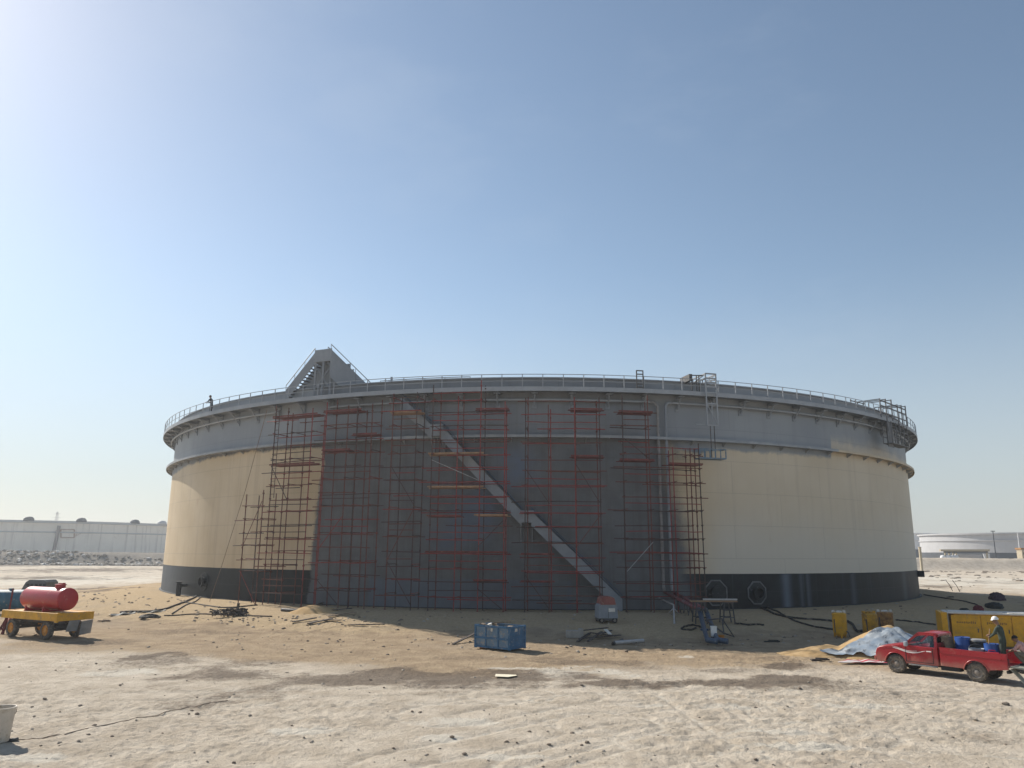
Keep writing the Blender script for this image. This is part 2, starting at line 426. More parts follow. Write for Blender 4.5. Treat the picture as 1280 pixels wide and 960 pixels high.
def ground_mat():
    m, nt, b = new_mat('ground_earth')
    geo = node(nt, 'ShaderNodeNewGeometry').outputs['Position']
    def attr(n):
        a = node(nt, 'ShaderNodeAttribute'); a.attribute_name = n; return a.outputs['Fac']
    n_big = noise(nt, geo, .16, 5, .6); n_mid = noise(nt, geo, .9, 6, .65); n_sml = noise(nt, geo, 5.0, 6, .7); n_tin = noise(nt, geo, 28, 4, .7)
    strk = noise(nt, scaled(nt, geo, (.35, 1.6, 1)), 1.0, 6, .7)
    pale = mixc(nt, ramp(nt, n_mid, .32, .68), (.48, .405, .315), (.64, .56, .455))
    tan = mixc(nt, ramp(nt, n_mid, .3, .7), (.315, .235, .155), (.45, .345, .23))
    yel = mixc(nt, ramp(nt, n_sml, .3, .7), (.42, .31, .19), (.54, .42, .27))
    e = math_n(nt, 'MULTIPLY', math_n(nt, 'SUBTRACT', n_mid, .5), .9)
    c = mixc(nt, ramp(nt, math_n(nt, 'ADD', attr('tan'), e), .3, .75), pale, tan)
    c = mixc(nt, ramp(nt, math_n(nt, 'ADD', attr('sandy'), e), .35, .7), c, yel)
    c = mixc(nt, math_n(nt, 'MULTIPLY', ramp(nt, strk, .54, .72), .45), c, (.31, .25, .19))
    c = mixc(nt, math_n(nt, 'MULTIPLY', ramp(nt, n_big, .52, .68), .25), c, (.38, .31, .24))
    c = mixc(nt, math_n(nt, 'MULTIPLY', ramp(nt, math_n(nt, 'ADD', attr('pale'), math_n(nt, 'MULTIPLY', math_n(nt, 'SUBTRACT', n_sml, .5), 1.4)), .35, .8), .75), c, (.66, .61, .52))
    c = mixc(nt, math_n(nt, 'MULTIPLY', ramp(nt, math_n(nt, 'ADD', attr('stain'), math_n(nt, 'MULTIPLY', math_n(nt, 'SUBTRACT', n_sml, .5), 1.1)), .14, .75), .82), c, (.14, .108, .082))
    c = mixc(nt, math_n(nt, 'MULTIPLY', ramp(nt, n_sml, .58, .75), .28), c, (.28, .22, .165))
    c = mixc(nt, math_n(nt, 'MULTIPLY', ramp(nt, n_tin, .60, .72), .5), c, (.14, .11, .085))
    c = mixc(nt, math_n(nt, 'MULTIPLY', ramp(nt, n_tin, .36, .25), .35), c, (.56, .50, .42))
    rub = mixc(nt, ramp(nt, n_sml, .35, .65), (.13, .115, .10), (.27, .235, .195))
    c = mixc(nt, math_n(nt, 'MULTIPLY', attr('rubble'), .85), c, rub)
    L(nt, c, b.inputs['Base Color'])
    b.inputs['Roughness'].default_value = .97; b.inputs['Specular IOR Level'].default_value = .08
    h = math_n(nt, 'ADD', math_n(nt, 'MULTIPLY', n_sml, .16), math_n(nt, 'MULTIPLY', n_tin, .05))
    bp = node(nt, 'ShaderNodeBump', i_Strength=.9, i_Distance=1.0); L(nt, h, bp.inputs['Height']); L(nt, bp.outputs[0], b.inputs['Normal'])
    MATS['ground_earth'] = m
ground_mat()

# ------------------------------------------------------------------ mesh builder
class MB:
    def __init__(s): s.v = []; s.f = []; s.m = []; s.cur = 0
    def add(s, vs, fs):
        o = len(s.v); s.v.extend([tuple(p) for p in vs])
        for f in fs: s.f.append(tuple(i + o for i in f)); s.m.append(s.cur)
    def box(s, c, size, rot=None, bevel=0.0):
        hx, hy, hz = size[0] / 2, size[1] / 2, size[2] / 2
        if bevel > 0:
            bm = bmesh.new(); bmesh.ops.create_cube(bm, size=1)
            for v in bm.verts: v.co = Vector((v.co.x * size[0], v.co.y * size[1], v.co.z * size[2]))
            bmesh.ops.bevel(bm, geom=list(bm.edges), offset=min(bevel, min(size) * .45), segments=2, affect='EDGES', profile=.6)
            bm.verts.ensure_lookup_table()
            vs = [v.co.copy() for v in bm.verts]; fs = [[v.index for v in f.verts] for f in bm.faces]; bm.free()
        else:
            vs = [Vector((x, y, z)) for x in (-hx, hx) for y in (-hy, hy) for z in (-hz, hz)]
            fs = [(0, 1, 3, 2), (4, 6, 7, 5), (0, 4, 5, 1), (2, 3, 7, 6), (0, 2, 6, 4), (1, 5, 7, 3)]
        R = rot if rot is not None else Matrix.Identity(3)
        s.add([R @ v + Vector(c) for v in vs], fs); return s
    def bar(s, p, q, w, h, up=(0, 0, 1)):
        p, q = Vector(p), Vector(q); d = (q - p); ln = d.length
        if ln < 1e-6: return s
        d.normalize(); u = Vector(up)
        if abs(d.dot(u)) > .98: u = Vector((1, 0, 0))
        sd = d.cross(u).normalized(); u2 = sd.cross(d)
        s.box((p + q) / 2, (ln, w, h), Matrix((d, sd, u2)).transposed()); return s
    def tube(s, pts, r, n=6, cap=True):
        pts = [Vector(p) for p in pts]; rs = r if isinstance(r, (list, tuple)) else [r] * len(pts)
        rings = []; prev = None
        for i, p in enumerate(pts):
            if i == 0: d = pts[1] - p
            elif i == len(pts) - 1: d = p - pts[i - 1]
            else: d = (pts[i + 1] - p).normalized() + (p - pts[i - 1]).normalized()
            if d.length < 1e-9: d = Vector((0, 0, 1))
            d.normalize()
            if prev is None:
                a = Vector((0, 0, 1)) if abs(d.z) < .9 else Vector((1, 0, 0))
                u = d.cross(a).normalized()
            else:
                u = prev - d * prev.dot(d)
                u = u.normalized() if u.length > 1e-6 else d.cross(Vector((0, 0, 1))).normalized()
            prev = u; w = d.cross(u)
            rings.append([p + (u * math.cos(2 * PI * k / n) + w * math.sin(2 * PI * k / n)) * rs[i] for k in range(n)])
        vs = [v for rg in rings for v in rg]; fs = []
        for i in range(len(pts) - 1):
            for k in range(n):
                a = i * n + k; b2 = i * n + (k + 1) % n
                fs.append((a, b2, b2 + n, a + n))
        if cap: fs.append(tuple(range(n))[::-1]); fs.append(tuple(range((len(pts) - 1) * n, len(pts) * n)))
        s.add(vs, fs); return s
    def lathe(s, prof, n=24, axis=None, org=(0, 0, 0), cap=True):
        """prof: (radius, height) pairs; axis: rotation matrix from +Z"""
        R = axis if axis is not None else Matrix.Identity(3); O = Vector(org)
        vs = []; fs = []
        for r, z in prof:
            for k in range(n):
                a = 2 * PI * k / n; vs.append(R @ Vector((r * math.cos(a), r * math.sin(a), z)) + O)
        for i in range(len(prof) - 1):
            for k in range(n):
                a = i * n + k; b2 = i * n + (k + 1) % n
                fs.append((a, b2, b2 + n, a + n))
        if cap:
            if prof[0][0] > 1e-4: fs.append(tuple(range(n))[::-1])
            if prof[-1][0] > 1e-4: fs.append(tuple(range((len(prof) - 1) * n, len(prof) * n)))
        s.add(vs, fs); return s
    def prism(s, poly, d0, d1, fn):
        """polygon in a plane, extruded from d0 to d1; fn maps (a, b, d) to a point"""
        n = len(poly)
        vs = [fn(a, b2, d0) for a, b2 in poly] + [fn(a, b2, d1) for a, b2 in poly]
        fs = [tuple(range(n))[::-1], tuple(range(n, 2 * n))] + [(i, (i + 1) % n, (i + 1) % n + n, i + n) for i in range(n)]
        s.add(vs, fs); return s
    def build(s, name, mats, parent=None, smooth=False, world=False, origin=None, autosmooth=None):
        me = bpy.data.meshes.new(name)
        vs = s.v
        if world and parent is not None:
            inv = parent.matrix_basis.inverted()
            if parent.parent is not None: inv = inv @ parent.parent.matrix_basis.inverted()
            vs = [tuple(inv @ Vector(p)) for p in vs]
        if origin is not None: vs = [(p[0] - origin[0], p[1] - origin[1], p[2] - origin[2]) for p in vs]
        me.from_pydata(vs, [], s.f)
        if not isinstance(mats, (list, tuple)): mats = [mats]
        for mm in mats: me.materials.append(MATS[mm])
        if len(mats) > 1: me.polygons.foreach_set('material_index', s.m)
        bm = bmesh.new(); bm.from_mesh(me); bmesh.ops.recalc_face_normals(bm, faces=bm.faces); bm.to_mesh(me); bm.free()
        if smooth: me.shade_smooth()
        if smooth and autosmooth: me.set_sharp_from_angle(angle=rad(autosmooth))
        o = bpy.data.objects.new(name, me); COL.objects.link(o)
        if origin is not None: o.location = origin
        if parent is not None: o.parent = parent
        return o

def rotz(a): return Matrix.Rotation(a, 3, 'Z')
def roty(a): return Matrix.Rotation(a, 3, 'Y')
def rotx(a): return Matrix.Rotation(a, 3, 'X')

def tag(o, label, cat, group=None):
    o['label'] = label; o['category'] = cat
    if group: o['group'] = group
    return o

def thing(name, label, cat, loc=(0, 0, 0), rz=0.0, group=None):
    o = bpy.data.objects.new(name, None); COL.objects.link(o)
    o.empty_display_size = .3; o.location = loc; o.rotation_euler = (0, 0, rz)
    o.matrix_basis = Matrix.Translation(Vector(loc)) @ Matrix.Rotation(rz, 4, 'Z')
    return tag(o, label, cat, group)

def structure(o, kind='structure'):
    o['kind'] = kind; return o

def arc_pts(r, z, t0, t1, step=1.0):
    n = max(2, int(abs(t1 - t0) / step) + 1)
    return [TW(t0 + (t1 - t0) * k / (n - 1), r, z) for k in range(n)]

# ------------------------------------------------------------------ ground
def build_ground():
    az_f = np.radians(np.linspace(-44, 44, 620)); az_c = np.radians(np.linspace(44, 316, 70))[1:-1]
    az = np.concatenate([az_f, az_c])
    rr = np.concatenate([[4.0, 9.0, 13.0], np.geomspace(15.5, 75, 430), np.geomspace(75, 330, 190)[1:], np.geomspace(330, 3000, 24)[1:]])
    A, Rr = np.meshgrid(az, rr)
    X = (Rr * np.sin(A)).ravel(); Y = (Rr * np.cos(A)).ravel()
    Z = base_h(X, Y) + fine_h(X, Y)
    na, nr = len(az), len(rr)
    verts = np.stack([X, Y, Z], 1)
    verts = np.vstack([verts, [[0, 0, 0]]])
    i = np.arange(nr - 1)[:, None] * na; k = np.arange(na)[None, :]; k2 = (k + 1) % na
    quads = np.stack([i + k, i + na + k, i + na + k2, i + k2], -1).reshape(-1, 4)
    c = len(verts) - 1
    tris = np.stack([np.full(na, c), np.arange(na), (np.arange(na) + 1) % na], -1)
    me = bpy.data.meshes.new('ground')
    me.from_pydata(verts.tolist(), [], quads.tolist() + tris.tolist())
    me.materials.append(MATS['ground_earth'])
    me.shade_smooth()
    x, y = verts[:, 0], verts[:, 1]
    d = np.hypot(x - TC[0], y - TC[1])
    w = fbm(x, y, 9, 4, 71) - .5
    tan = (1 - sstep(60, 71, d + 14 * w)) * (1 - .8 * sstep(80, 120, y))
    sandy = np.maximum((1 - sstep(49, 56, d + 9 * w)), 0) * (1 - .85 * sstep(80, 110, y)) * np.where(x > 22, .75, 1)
    rub = sstep(230, 236, y + 8 * w) * (1 - sstep(285, 300, y)) * np.where(x < 0, 1, .12)
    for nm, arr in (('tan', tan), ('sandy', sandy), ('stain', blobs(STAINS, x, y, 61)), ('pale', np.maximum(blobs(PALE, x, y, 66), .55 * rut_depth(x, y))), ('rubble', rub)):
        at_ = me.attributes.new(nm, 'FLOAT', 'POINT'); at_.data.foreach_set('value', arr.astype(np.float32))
    o = bpy.data.objects.new('ground', me); COL.objects.link(o)
    structure(o)
build_ground()

# stones and clods on the ground: one uncountable mass
def chunk(mb, p, s, sq=.6):
    R = Matrix.Rotation(random.uniform(0, 6.28), 3, Vector((random.uniform(-1, 1), random.uniform(-1, 1), random.uniform(.2, 1))).normalized())
    ph = (1 + 5 ** .5) / 2
    V = [(-1, ph, 0), (1, ph, 0), (-1, -ph, 0), (1, -ph, 0), (0, -1, ph), (0, 1, ph), (0, -1, -ph), (0, 1, -ph), (ph, 0, -1), (ph, 0, 1), (-ph, 0, -1), (-ph, 0, 1)]
    Fc = [(0, 11, 5), (0, 5, 1), (0, 1, 7), (0, 7, 10), (0, 10, 11), (1, 5, 9), (5, 11, 4), (11, 10, 2), (10, 7, 6), (7, 1, 8), (3, 9, 4), (3, 4, 2), (3, 2, 6), (3, 6, 8), (3, 8, 9), (4, 9, 5), (2, 4, 11), (6, 2, 10), (8, 6, 7), (9, 8, 1)]
    vs = []
    for v in V:
        q = R @ (Vector(v) * .55 * s * random.uniform(.65, 1.15)); q.z *= sq; vs.append(q + p)
    mb.add(vs, Fc)

def M_stone():
    M('stone_dark', (.20, .16, .12), .9, var=.35, scale=4); M('stone_pale', (.36, .31, .25), .9, var=.25, scale=4)
M_stone()
mb = MB()
cand = [at(random.uniform(-40, 1320), min(700 + 262 * random.random() ** .8, 962), 0) for k in range(330)]
gz_fill(cand)
for p in cand:
    if p.y > 120 or math.hypot(p.x - TC[0], p.y - TC[1]) < 44.5: continue
    mb.cur = 0 if random.random() < .3 else 1
    s = random.choice([.02, .025, .03, .035, .05]) * (.8 + p.y / 40)
    chunk(mb, Vector((p.x, p.y, gz(p.x, p.y) + .01)), s)
for px, py, s in ((240, 889, .13), (246, 893, .15), (236, 893, .09), (118, 907, .14), (110, 919, .12), (140, 921, .1), (734, 929, .16), (727, 932, .1), (686, 931, .13), (662, 915, .12), (727, 857, .12), (120, 830, .11), (150, 857, .1), (56, 874, .13), (40, 884, .1), (463, 850, .1), (480, 860, .1), (515, 890, .12), (525, 891, .12), (565, 922, .14), (580, 943, .13), (944, 950, .11), (1000, 861, .14), (1257, 881, .26), (540, 800, .16), (560, 805, .14), (425, 800, .15), (410, 805, .12), (880, 790, .2), (860, 812, .12)):
    p = ground_at(px, py); mb.cur = 0
    s *= .55; chunk(mb, p + Vector((0, 0, s * .2)), s)
rs = random.Random(23)
for cx, cy, wx, wy, cnt, sz in ((400, 776, 120, 8, 60, .2), (200, 755, 90, 14, 60, .2), (300, 775, 60, 6, 30, .16), (120, 745, 60, 8, 25, .22), (600, 800, 120, 10, 30, .14), (850, 805, 120, 8, 30, .16), (700, 770, 200, 12, 40, .18), (1080, 762, 90, 8, 24, .2), (990, 800, 60, 6, 20, .18), (400, 800, 200, 12, 40, .12), (1200, 735, 60, 8, 20, .3)):
    for q in range(cnt):
        p = ground_at(cx + wx * rs.gauss(0, .6), cy + wy * rs.gauss(0, .6)); mb.cur = 0 if rs.random() < .6 else 1
        if math.hypot(p.x - TC[0], p.y - TC[1]) > 44.2: chunk(mb, p + Vector((0, 0, .01)), sz * rs.uniform(.25, .8))
structure(mb.build('scattered_stones', ['stone_dark', 'stone_pale']), 'stuff')

# rubble on the left bund
M('rubble_white', (.52, .49, .45), .8, var=.15, scale=2)
mb = MB()
cand = []
for k in range(900):
    px = random.uniform(-60, 260); Y = random.uniform(236, 256)
    cand.append((ray(px, 695)[0] * Y, Y))
gz_fill(cand)
for x, Y in cand:
    mb.cur = random.choices([0, 1, 2], [5, 4, 1.2])[0]
    s = random.uniform(.22, .75) * (1.2 if mb.cur == 2 else 1)
    chunk(mb, Vector((x, Y, gz(x, Y) + .1)), s, .7)
structure(mb.build('rubble', ['stone_dark', 'stone_pale', 'rubble_white']), 'stuff')
mb = MB()
for k in range(110):
    px = random.uniform(1140, 1330); Y = random.choice([random.uniform(222, 240), random.uniform(228, 234), random.uniform(150, 225)])
    dx, _ = ray(px, 700); x = dx * Y
    mb.cur = 0
    chunk(mb, Vector((x, Y, gz(x, Y) + .02)), random.uniform(.3, .9), .35)
structure(mb.build('scrub_tufts', ['stone_dark']), 'stuff')

# ------------------------------------------------------------------ the tank
tank = thing('storage_tank', 'huge round oil tank with cream sides, black base band and grey upper coat', 'storage tank', (TC[0], TC[1], ZT))
Z_TOP, Z_DECK, R_DECK = 17.8, 16.72, 44.22

def build_shell():
    ths = np.concatenate([np.arange(-90, 90, .3), np.arange(90, 270, 3)])
    zs = np.concatenate([[-.6], np.arange(0, Z_TOP - ZT, .24), [Z_TOP - ZT]])
    n = len(ths); T, Zz = np.meshgrid(np.radians(ths), zs)
    X = (TR * np.sin(T)).ravel(); Y = (-TR * np.cos(T)).ravel(); Z = Zz.ravel()
    verts = np.stack([X, Y, Z], 1).tolist()
    m = len(zs); faces = []
    for i in range(m - 1):
        for k in range(n):
            k2 = (k + 1) % n; faces.append((i * n + k, i * n + k2, (i + 1) * n + k2, (i + 1) * n + k))
    b0 = len(verts)
    for zz in (zs[-1], 6.0):
        for k in range(n):
            a = rad(ths[k]); verts.append(((TR - .05) * math.sin(a), -(TR - .05) * math.cos(a), zz))
    for k in range(n):
        k2 = (k + 1) % n
        faces.append(((m - 1) * n + k, (m - 1) * n + k2, b0 + k2, b0 + k)); faces.append((b0 + k, b0 + k2, b0 + n + k2, b0 + n + k))
    me = bpy.data.meshes.new('shell'); me.from_pydata(verts, [], faces); me.materials.append(MATS['tank_coats']); me.shade_smooth(); me.set_sharp_from_angle(angle=rad(40))
    V = np.array(verts); th = np.degrees(np.arctan2(V[:, 0], -V[:, 1])); zw = V[:, 2] + ZT; arc = np.radians(th) * TR
    # signed distance (m) to the edge of the grey coat
    bottom = np.interp(th, [-90, -60, -50, -38, -26, 12, 15, 18, 22, 33.3, 33.6, 50, 56, 62, 90], [12.2, 12.4, 12.8, 13.0, 12.9, 12.6, 12.3, 12.75, 12.6, 12.7, 14.1, 14.0, 13.9, 14.3, 14.5])
    d_up = zw - bottom
    left = np.interp(zw, [0, 4, 8, 11.5, 13], [-25.7, -25.5, -25.2, -24.6, -24.9]); right = np.interp(zw, [0, 3, 6, 9, 11, 13], [14.2, 13.6, 13.4, 12.2, 11.4, 11.6])
    d_mid = np.minimum(np.radians(th - left) * TR, np.radians(right - th) * TR)
    g = np.maximum(d_up, d_mid)
    soft = np.maximum(np.where(th > 33.5, 1, 0) * .8, sstep(5, 10, th) * (1 - sstep(20, 22, th)) * np.where(d_mid > d_up - 1, 1, 0))
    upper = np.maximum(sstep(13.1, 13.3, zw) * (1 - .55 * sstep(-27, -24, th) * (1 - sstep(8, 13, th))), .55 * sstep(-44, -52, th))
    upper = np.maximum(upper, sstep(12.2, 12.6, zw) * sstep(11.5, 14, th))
    def patch(t0, z0, rt, rz): return np.clip(1 - np.hypot((th - t0) / rt, (zw - z0) / rz), 0, 1)
    blue = 1.6 * patch(-7.6, 7.6, 3.2, 2.6) + 1.0 * patch(-3.5, 11.0, 3, 2.2) + .8 * patch(-10.5, 6.0, 2.5, 1.6)
    wz = fbm(arc, zw, 1.2, 3, 81)
    blue = np.clip(blue * (wz * 1.7), 0, .8)
    low = (1 - sstep(2.85, 3.0, zw)) * sstep(-25.5, -24, th) * (1 - sstep(1.5, 2, th)) * .24 * (.4 + 1.2 * (vnoise(arc / 2.4, zw * 0, 83) > .35))
    blk_streak_glare = (zw < 3.4) * np.maximum.reduce([np.exp(-((th - 24.9) / .55) ** 2) * .85, np.exp(-((th - 27) / .25) ** 2) * .8 * (vnoise(arc * 4, zw * 0, 88)), np.exp(-((th - 28) / .2) ** 2) * .6, np.exp(-((th - 35.5) / .4) ** 2) * .35, np.exp(-((th - 49.5) / .9) ** 2) * .3, np.clip((-46 - th) / 10, 0, 1) * .42])  # pale streaks in the black band; its left end lightened to paint in sun glare
    blue = np.maximum(np.maximum(blue, low), blk_streak_glare)
    right_pale = np.clip((sstep(8.5, 4.5, zw) if False else 1 - sstep(4.5, 9.5, zw + 3 * (fbm(arc, zw, 5, 3, 90) - .5))) * .55 + .45, 0, 1) * sstep(13, 18, th)  # cream turns paler on the right side, more so low down
    for nm, arr in (('grey_edge', g), ('soft', soft), ('upper', upper), ('blue', blue), ('right_pale', right_pale)):
        a = me.attributes.new(nm, 'FLOAT', 'POINT'); a.data.foreach_set('value', np.asarray(arr, dtype=np.float32))
    o = bpy.data.objects.new('shell', me); COL.objects.link(o); o.parent = tank
build_shell()

def ring(prof, t0=-180, t1=180, step=1.0):
    """closed (r, z) section swept round the tank axis, in tank coordinates"""
    mb = MB(); n = int(round((t1 - t0) / step)); full = (t1 - t0) >= 359.9
    cols = n if full else n + 1; k = len(prof)
    vs = []
    for i in range(cols):
        a = rad(t0 + (t1 - t0) * i / n)
        vs += [(r * math.sin(a), -r * math.cos(a), z - ZT) for r, z in prof]
    fs = []
    for i in range(n):
        j = (i + 1) % cols
        for q in range(k): fs.append((i * k + q, j * k + q, j * k + (q + 1) % k, i * k + (q + 1) % k))
    if not full: fs.append(tuple(range(k))); fs.append(tuple(range((cols - 1) * k, cols * k))[::-1])
    mb.add(vs, fs); return mb

ring([(TR - .06, 15.0), (TR - .1, 15.0), (.5, 15.2), (.5, 15.0), (TR - .1, 14.9)], step=4).build('floating_roof', 'steel_dark', tank)
ring([(TR + .003, Z_TOP - .06), (TR + .16, Z_TOP - .06), (TR + .16, Z_TOP + .02), (TR - .05, Z_TOP + .02), (TR - .05, Z_TOP + .003), (TR + .003, Z_TOP + .003)]).build('rim_angle', 'grey_paint_pale', tank)
ring([(TR + .01, Z_DECK), (R_DECK, Z_DECK), (R_DECK, Z_DECK - .05), (TR + .01, Z_DECK - .05)]).build('walkway_deck', 'grey_paint', tank)
fas = ring([(R_DECK + .003, Z_DECK - .20), (R_DECK + .04, Z_DECK - .20), (R_DECK + .04, Z_DECK + .13), (R_DECK + .003, Z_DECK + .13)]); fas.build('walkway_fascia', 'grey_paint_pale', tank)
ring([(R_DECK - .05, 17.78), (R_DECK - .005, 17.76), (R_DECK - .005, 17.815), (R_DECK - .05, 17.815)], step=.8).build('handrail', 'grey_paint_pale', tank)
ring([(R_DECK - .045, 17.27), (R_DECK - .012, 17.27), (R_DECK - .012, 17.305), (R_DECK - .045, 17.305)], step=.8).build('midrail', 'grey_paint_pale', tank)
ring([(TR + .01, 13.28), (TR + .62, 13.36), (TR + .66, 13.36), (TR + .66, 13.16), (TR + .62, 13.16), (TR + .62, 13.30), (TR + .01, 13.20)]).build('wind_girder', 'girder_coat', tank)
# cooling ring main under the walkway, broken where the risers come down
for t0, t1 in ((-100, -31), (-24, 10.3), (11.9, 100)):
    mb = MB(); mb.tube([p for p in arc_pts(TR + .38, 16.02, t0, t1, .8)], .085, 8); mb.build('ring_main', 'grey_paint_pale', tank, smooth=True, world=True)
post0 = None
for k in range(78):
    th = -76 + k * 1.974
    if post0 is None:
        mb = MB(); mb.box((0, -(R_DECK - .03), 17.25 - ZT), (.06, .05, 1.1)); post0 = mb.build('handrail_post', 'grey_paint_pale', tank); o = post0
    else:
        o = post0.copy(); COL.objects.link(o); o.parent = tank
    o.rotation_euler = (0, 0, rad(th))
br0 = None
for k in range(42):
    th = -75.4 + k * 3.68
    if br0 is None:
        mb = MB(); r0 = TR
        mb.bar((0, -(r0 + .03), 15.5 - ZT), (0, -(r0 + .03), 16.6 - ZT), .14, .05, up=(0, 1, 0)); mb.bar((0, -(r0 + .06), 16.58 - ZT), (0, -(R_DECK - .03), 16.58 - ZT), .12, .12)
        mb.bar((-.0, -(r0 + .06), 15.58 - ZT), (0, -(r0 + .85), 16.52 - ZT), .12, .07); mb.box((0, -(r0 + .04), 15.62 - ZT), (.34, .05, .42)); mb.box((0, -(r0 + .6), 16.43 - ZT), (.5, .7, .05))
        br0 = mb.build('walkway_bracket', 'grey_paint', tank); o = br0
    else:
        o = br0.copy(); COL.objects.link(o); o.parent = tank
    o.rotation_euler = (0, 0, rad(th))
gb0 = None
for k in range(42):
    th = -74 + k * 3.68
    if gb0 is None:
        mb = MB(); mb.prism([(TR + .01, 12.85 - ZT), (TR + .6, 13.18 - ZT), (TR + .01, 13.18 - ZT)], -.03, .03, lambda a, b2, d: (d, -a, b2)); gb0 = mb.build('girder_gusset', 'girder_coat', tank); o = gb0
    else:
        o = gb0.copy(); COL.objects.link(o); o.parent = tank
    o.rotation_euler = (0, 0, rad(th))

# inner rail along the rim, left of centre
mb = MB(); p = arc_pts(TR - .5, 18.05, -18.5, -8.5, .6)
mb.tube([p[0] - Vector((0, 0, .5))] + p + [p[-1] - Vector((0, 0, .25))], .035, 6)
for th in (-17.5, -15.5, -13.4, -11.2): mb.tube([TW(th, TR - .5, 17.4), TW(th, TR - .5, 18.05)], .035, 6)
mb.tube([TW(-17.2, TR - .5, 17.4), TW(-17.2, TR - .5, 18.3)], .10, 6)
mb.build('inner_rail', 'grey_paint_pale', tank, world=True)

# helical stairway: three flights with two landings, outer side closed by sheet
def stair_flight(a, b, n):
    """a, b: (theta, z) of the tread line"""
    r0, r1 = TR + .14, TR + .98
    mb = MB(); K = 14; vs = []; fs = []
    for i in range(K + 1):
        t = i / K; th = a[0] + (b[0] - a[0]) * t; z = a[1] + (b[1] - a[1]) * t
        for r, dz in ((r1, -.28), (r1 + .04, -.28), (r1 + .04, .74), (r1, .74)): vs.append(TW(th, r, z + dz))
    for i in range(K):
        for q in range(4): fs.append((i * 4 + q, i * 4 + (q + 1) % 4, i * 4 + 4 + (q + 1) % 4, i * 4 + 4 + q))
    fs += [(0, 1, 2, 3), (K * 4, K * 4 + 1, K * 4 + 2, K * 4 + 3)]
    mb.add(vs, fs)
    for i in range(1, K, 2):
        t = i / K; th = a[0] + (b[0] - a[0]) * t; z = a[1] + (b[1] - a[1]) * t; mb.bar(TW(th, r1 + .045, z - .28), TW(th, r1 + .045, z + .74), .05, .03, up=(0, 1, 0))
    side = mb.build('stair_side_sheet', 'grey_paint', tank, world=True)
    mb = MB()
    for i in range(n):
        t = (i + .5) / n; th = a[0] + (b[0] - a[0]) * t; z = a[1] + (b[1] - a[1]) * t
        p, q = TW(th, r0, z), TW(th, r1 - .01, z); mb.bar(p, q, .26, .04)
    mb.build('stair_treads', 'steel_dark', tank, world=True)
    mb = MB()
    mb.tube([TW(a[0] + (b[0] - a[0]) * i / K, r1 + .02, a[1] + (b[1] - a[1]) * i / K + 1.02) for i in range(K + 1)], .03, 6)
    mb.tube([TW(a[0] + (b[0] - a[0]) * i / K, r0 - .03, a[1] + (b[1] - a[1]) * i / K + .95) for i in range(K + 1)], .035, 6)
    for i in range(0, K + 1, 2):
        th = a[0] + (b[0] - a[0]) * i / K; z = a[1] + (b[1] - a[1]) * i / K
        mb.tube([TW(th, r1 + .02, z + .72), TW(th, r1 + .02, z + 1.02)], .02, 5)
        mb.tube([TW(th, r0 - .03, z - .2), TW(th, r0 - .03, z + .95)], .02, 5)
    mb.build('stair_handrail', 'blue_pipe', tank, world=True)

def sp(px, py): t, z, _ = cyl(px, py, TR + 1.0); return t, z - .35
S0, S1a, S1b, S2a, S2b, S3 = sp(778, 756), sp(664, 646), sp(652, 644), sp(551, 538), sp(540, 534), sp(490, 487)
S1b = (S1b[0], S1a[1]); S2b = (S2b[0], S2a[1])
stair_flight(S0, S1a, 22); stair_flight(S1b, S2a, 22); stair_flight(S2b, (S3[0] + 1.0, Z_DECK - 1.1), 12)
for A, B in ((S1a, S1b), (S2a, S2b)):
    mb = MB(); z = A[1]; t0, t1 = B[0] - .25, A[0] + .25
    q = [TW(t0, TR + .02, z), TW(t1, TR + .02, z), TW(t1, TR + 1.06, z), TW(t0, TR + 1.06, z)]
    mb.add(q + [v - Vector((0, 0, .06)) for v in q], [(0, 1, 2, 3), (4, 5, 6, 7), (0, 1, 5, 4), (1, 2, 6, 5), (2, 3, 7, 6), (3, 0, 4, 7)])
    mb.bar(TW(t0, TR + 1.05, z + .38), TW(t1, TR + 1.05, z + .38), .03, .85)
    for t in (t0 + .15, t1 - .15):
        mb.bar(TW(t, TR + .03, z - 1.3), TW(t, TR + 1.0, z - .1), .09, .09); mb.bar(TW(t, TR + .05, z - 1.4), TW(t, TR + .05, z - .07), .09, .09)
    mb.build('stair_landing', 'grey_paint', tank, world=True)

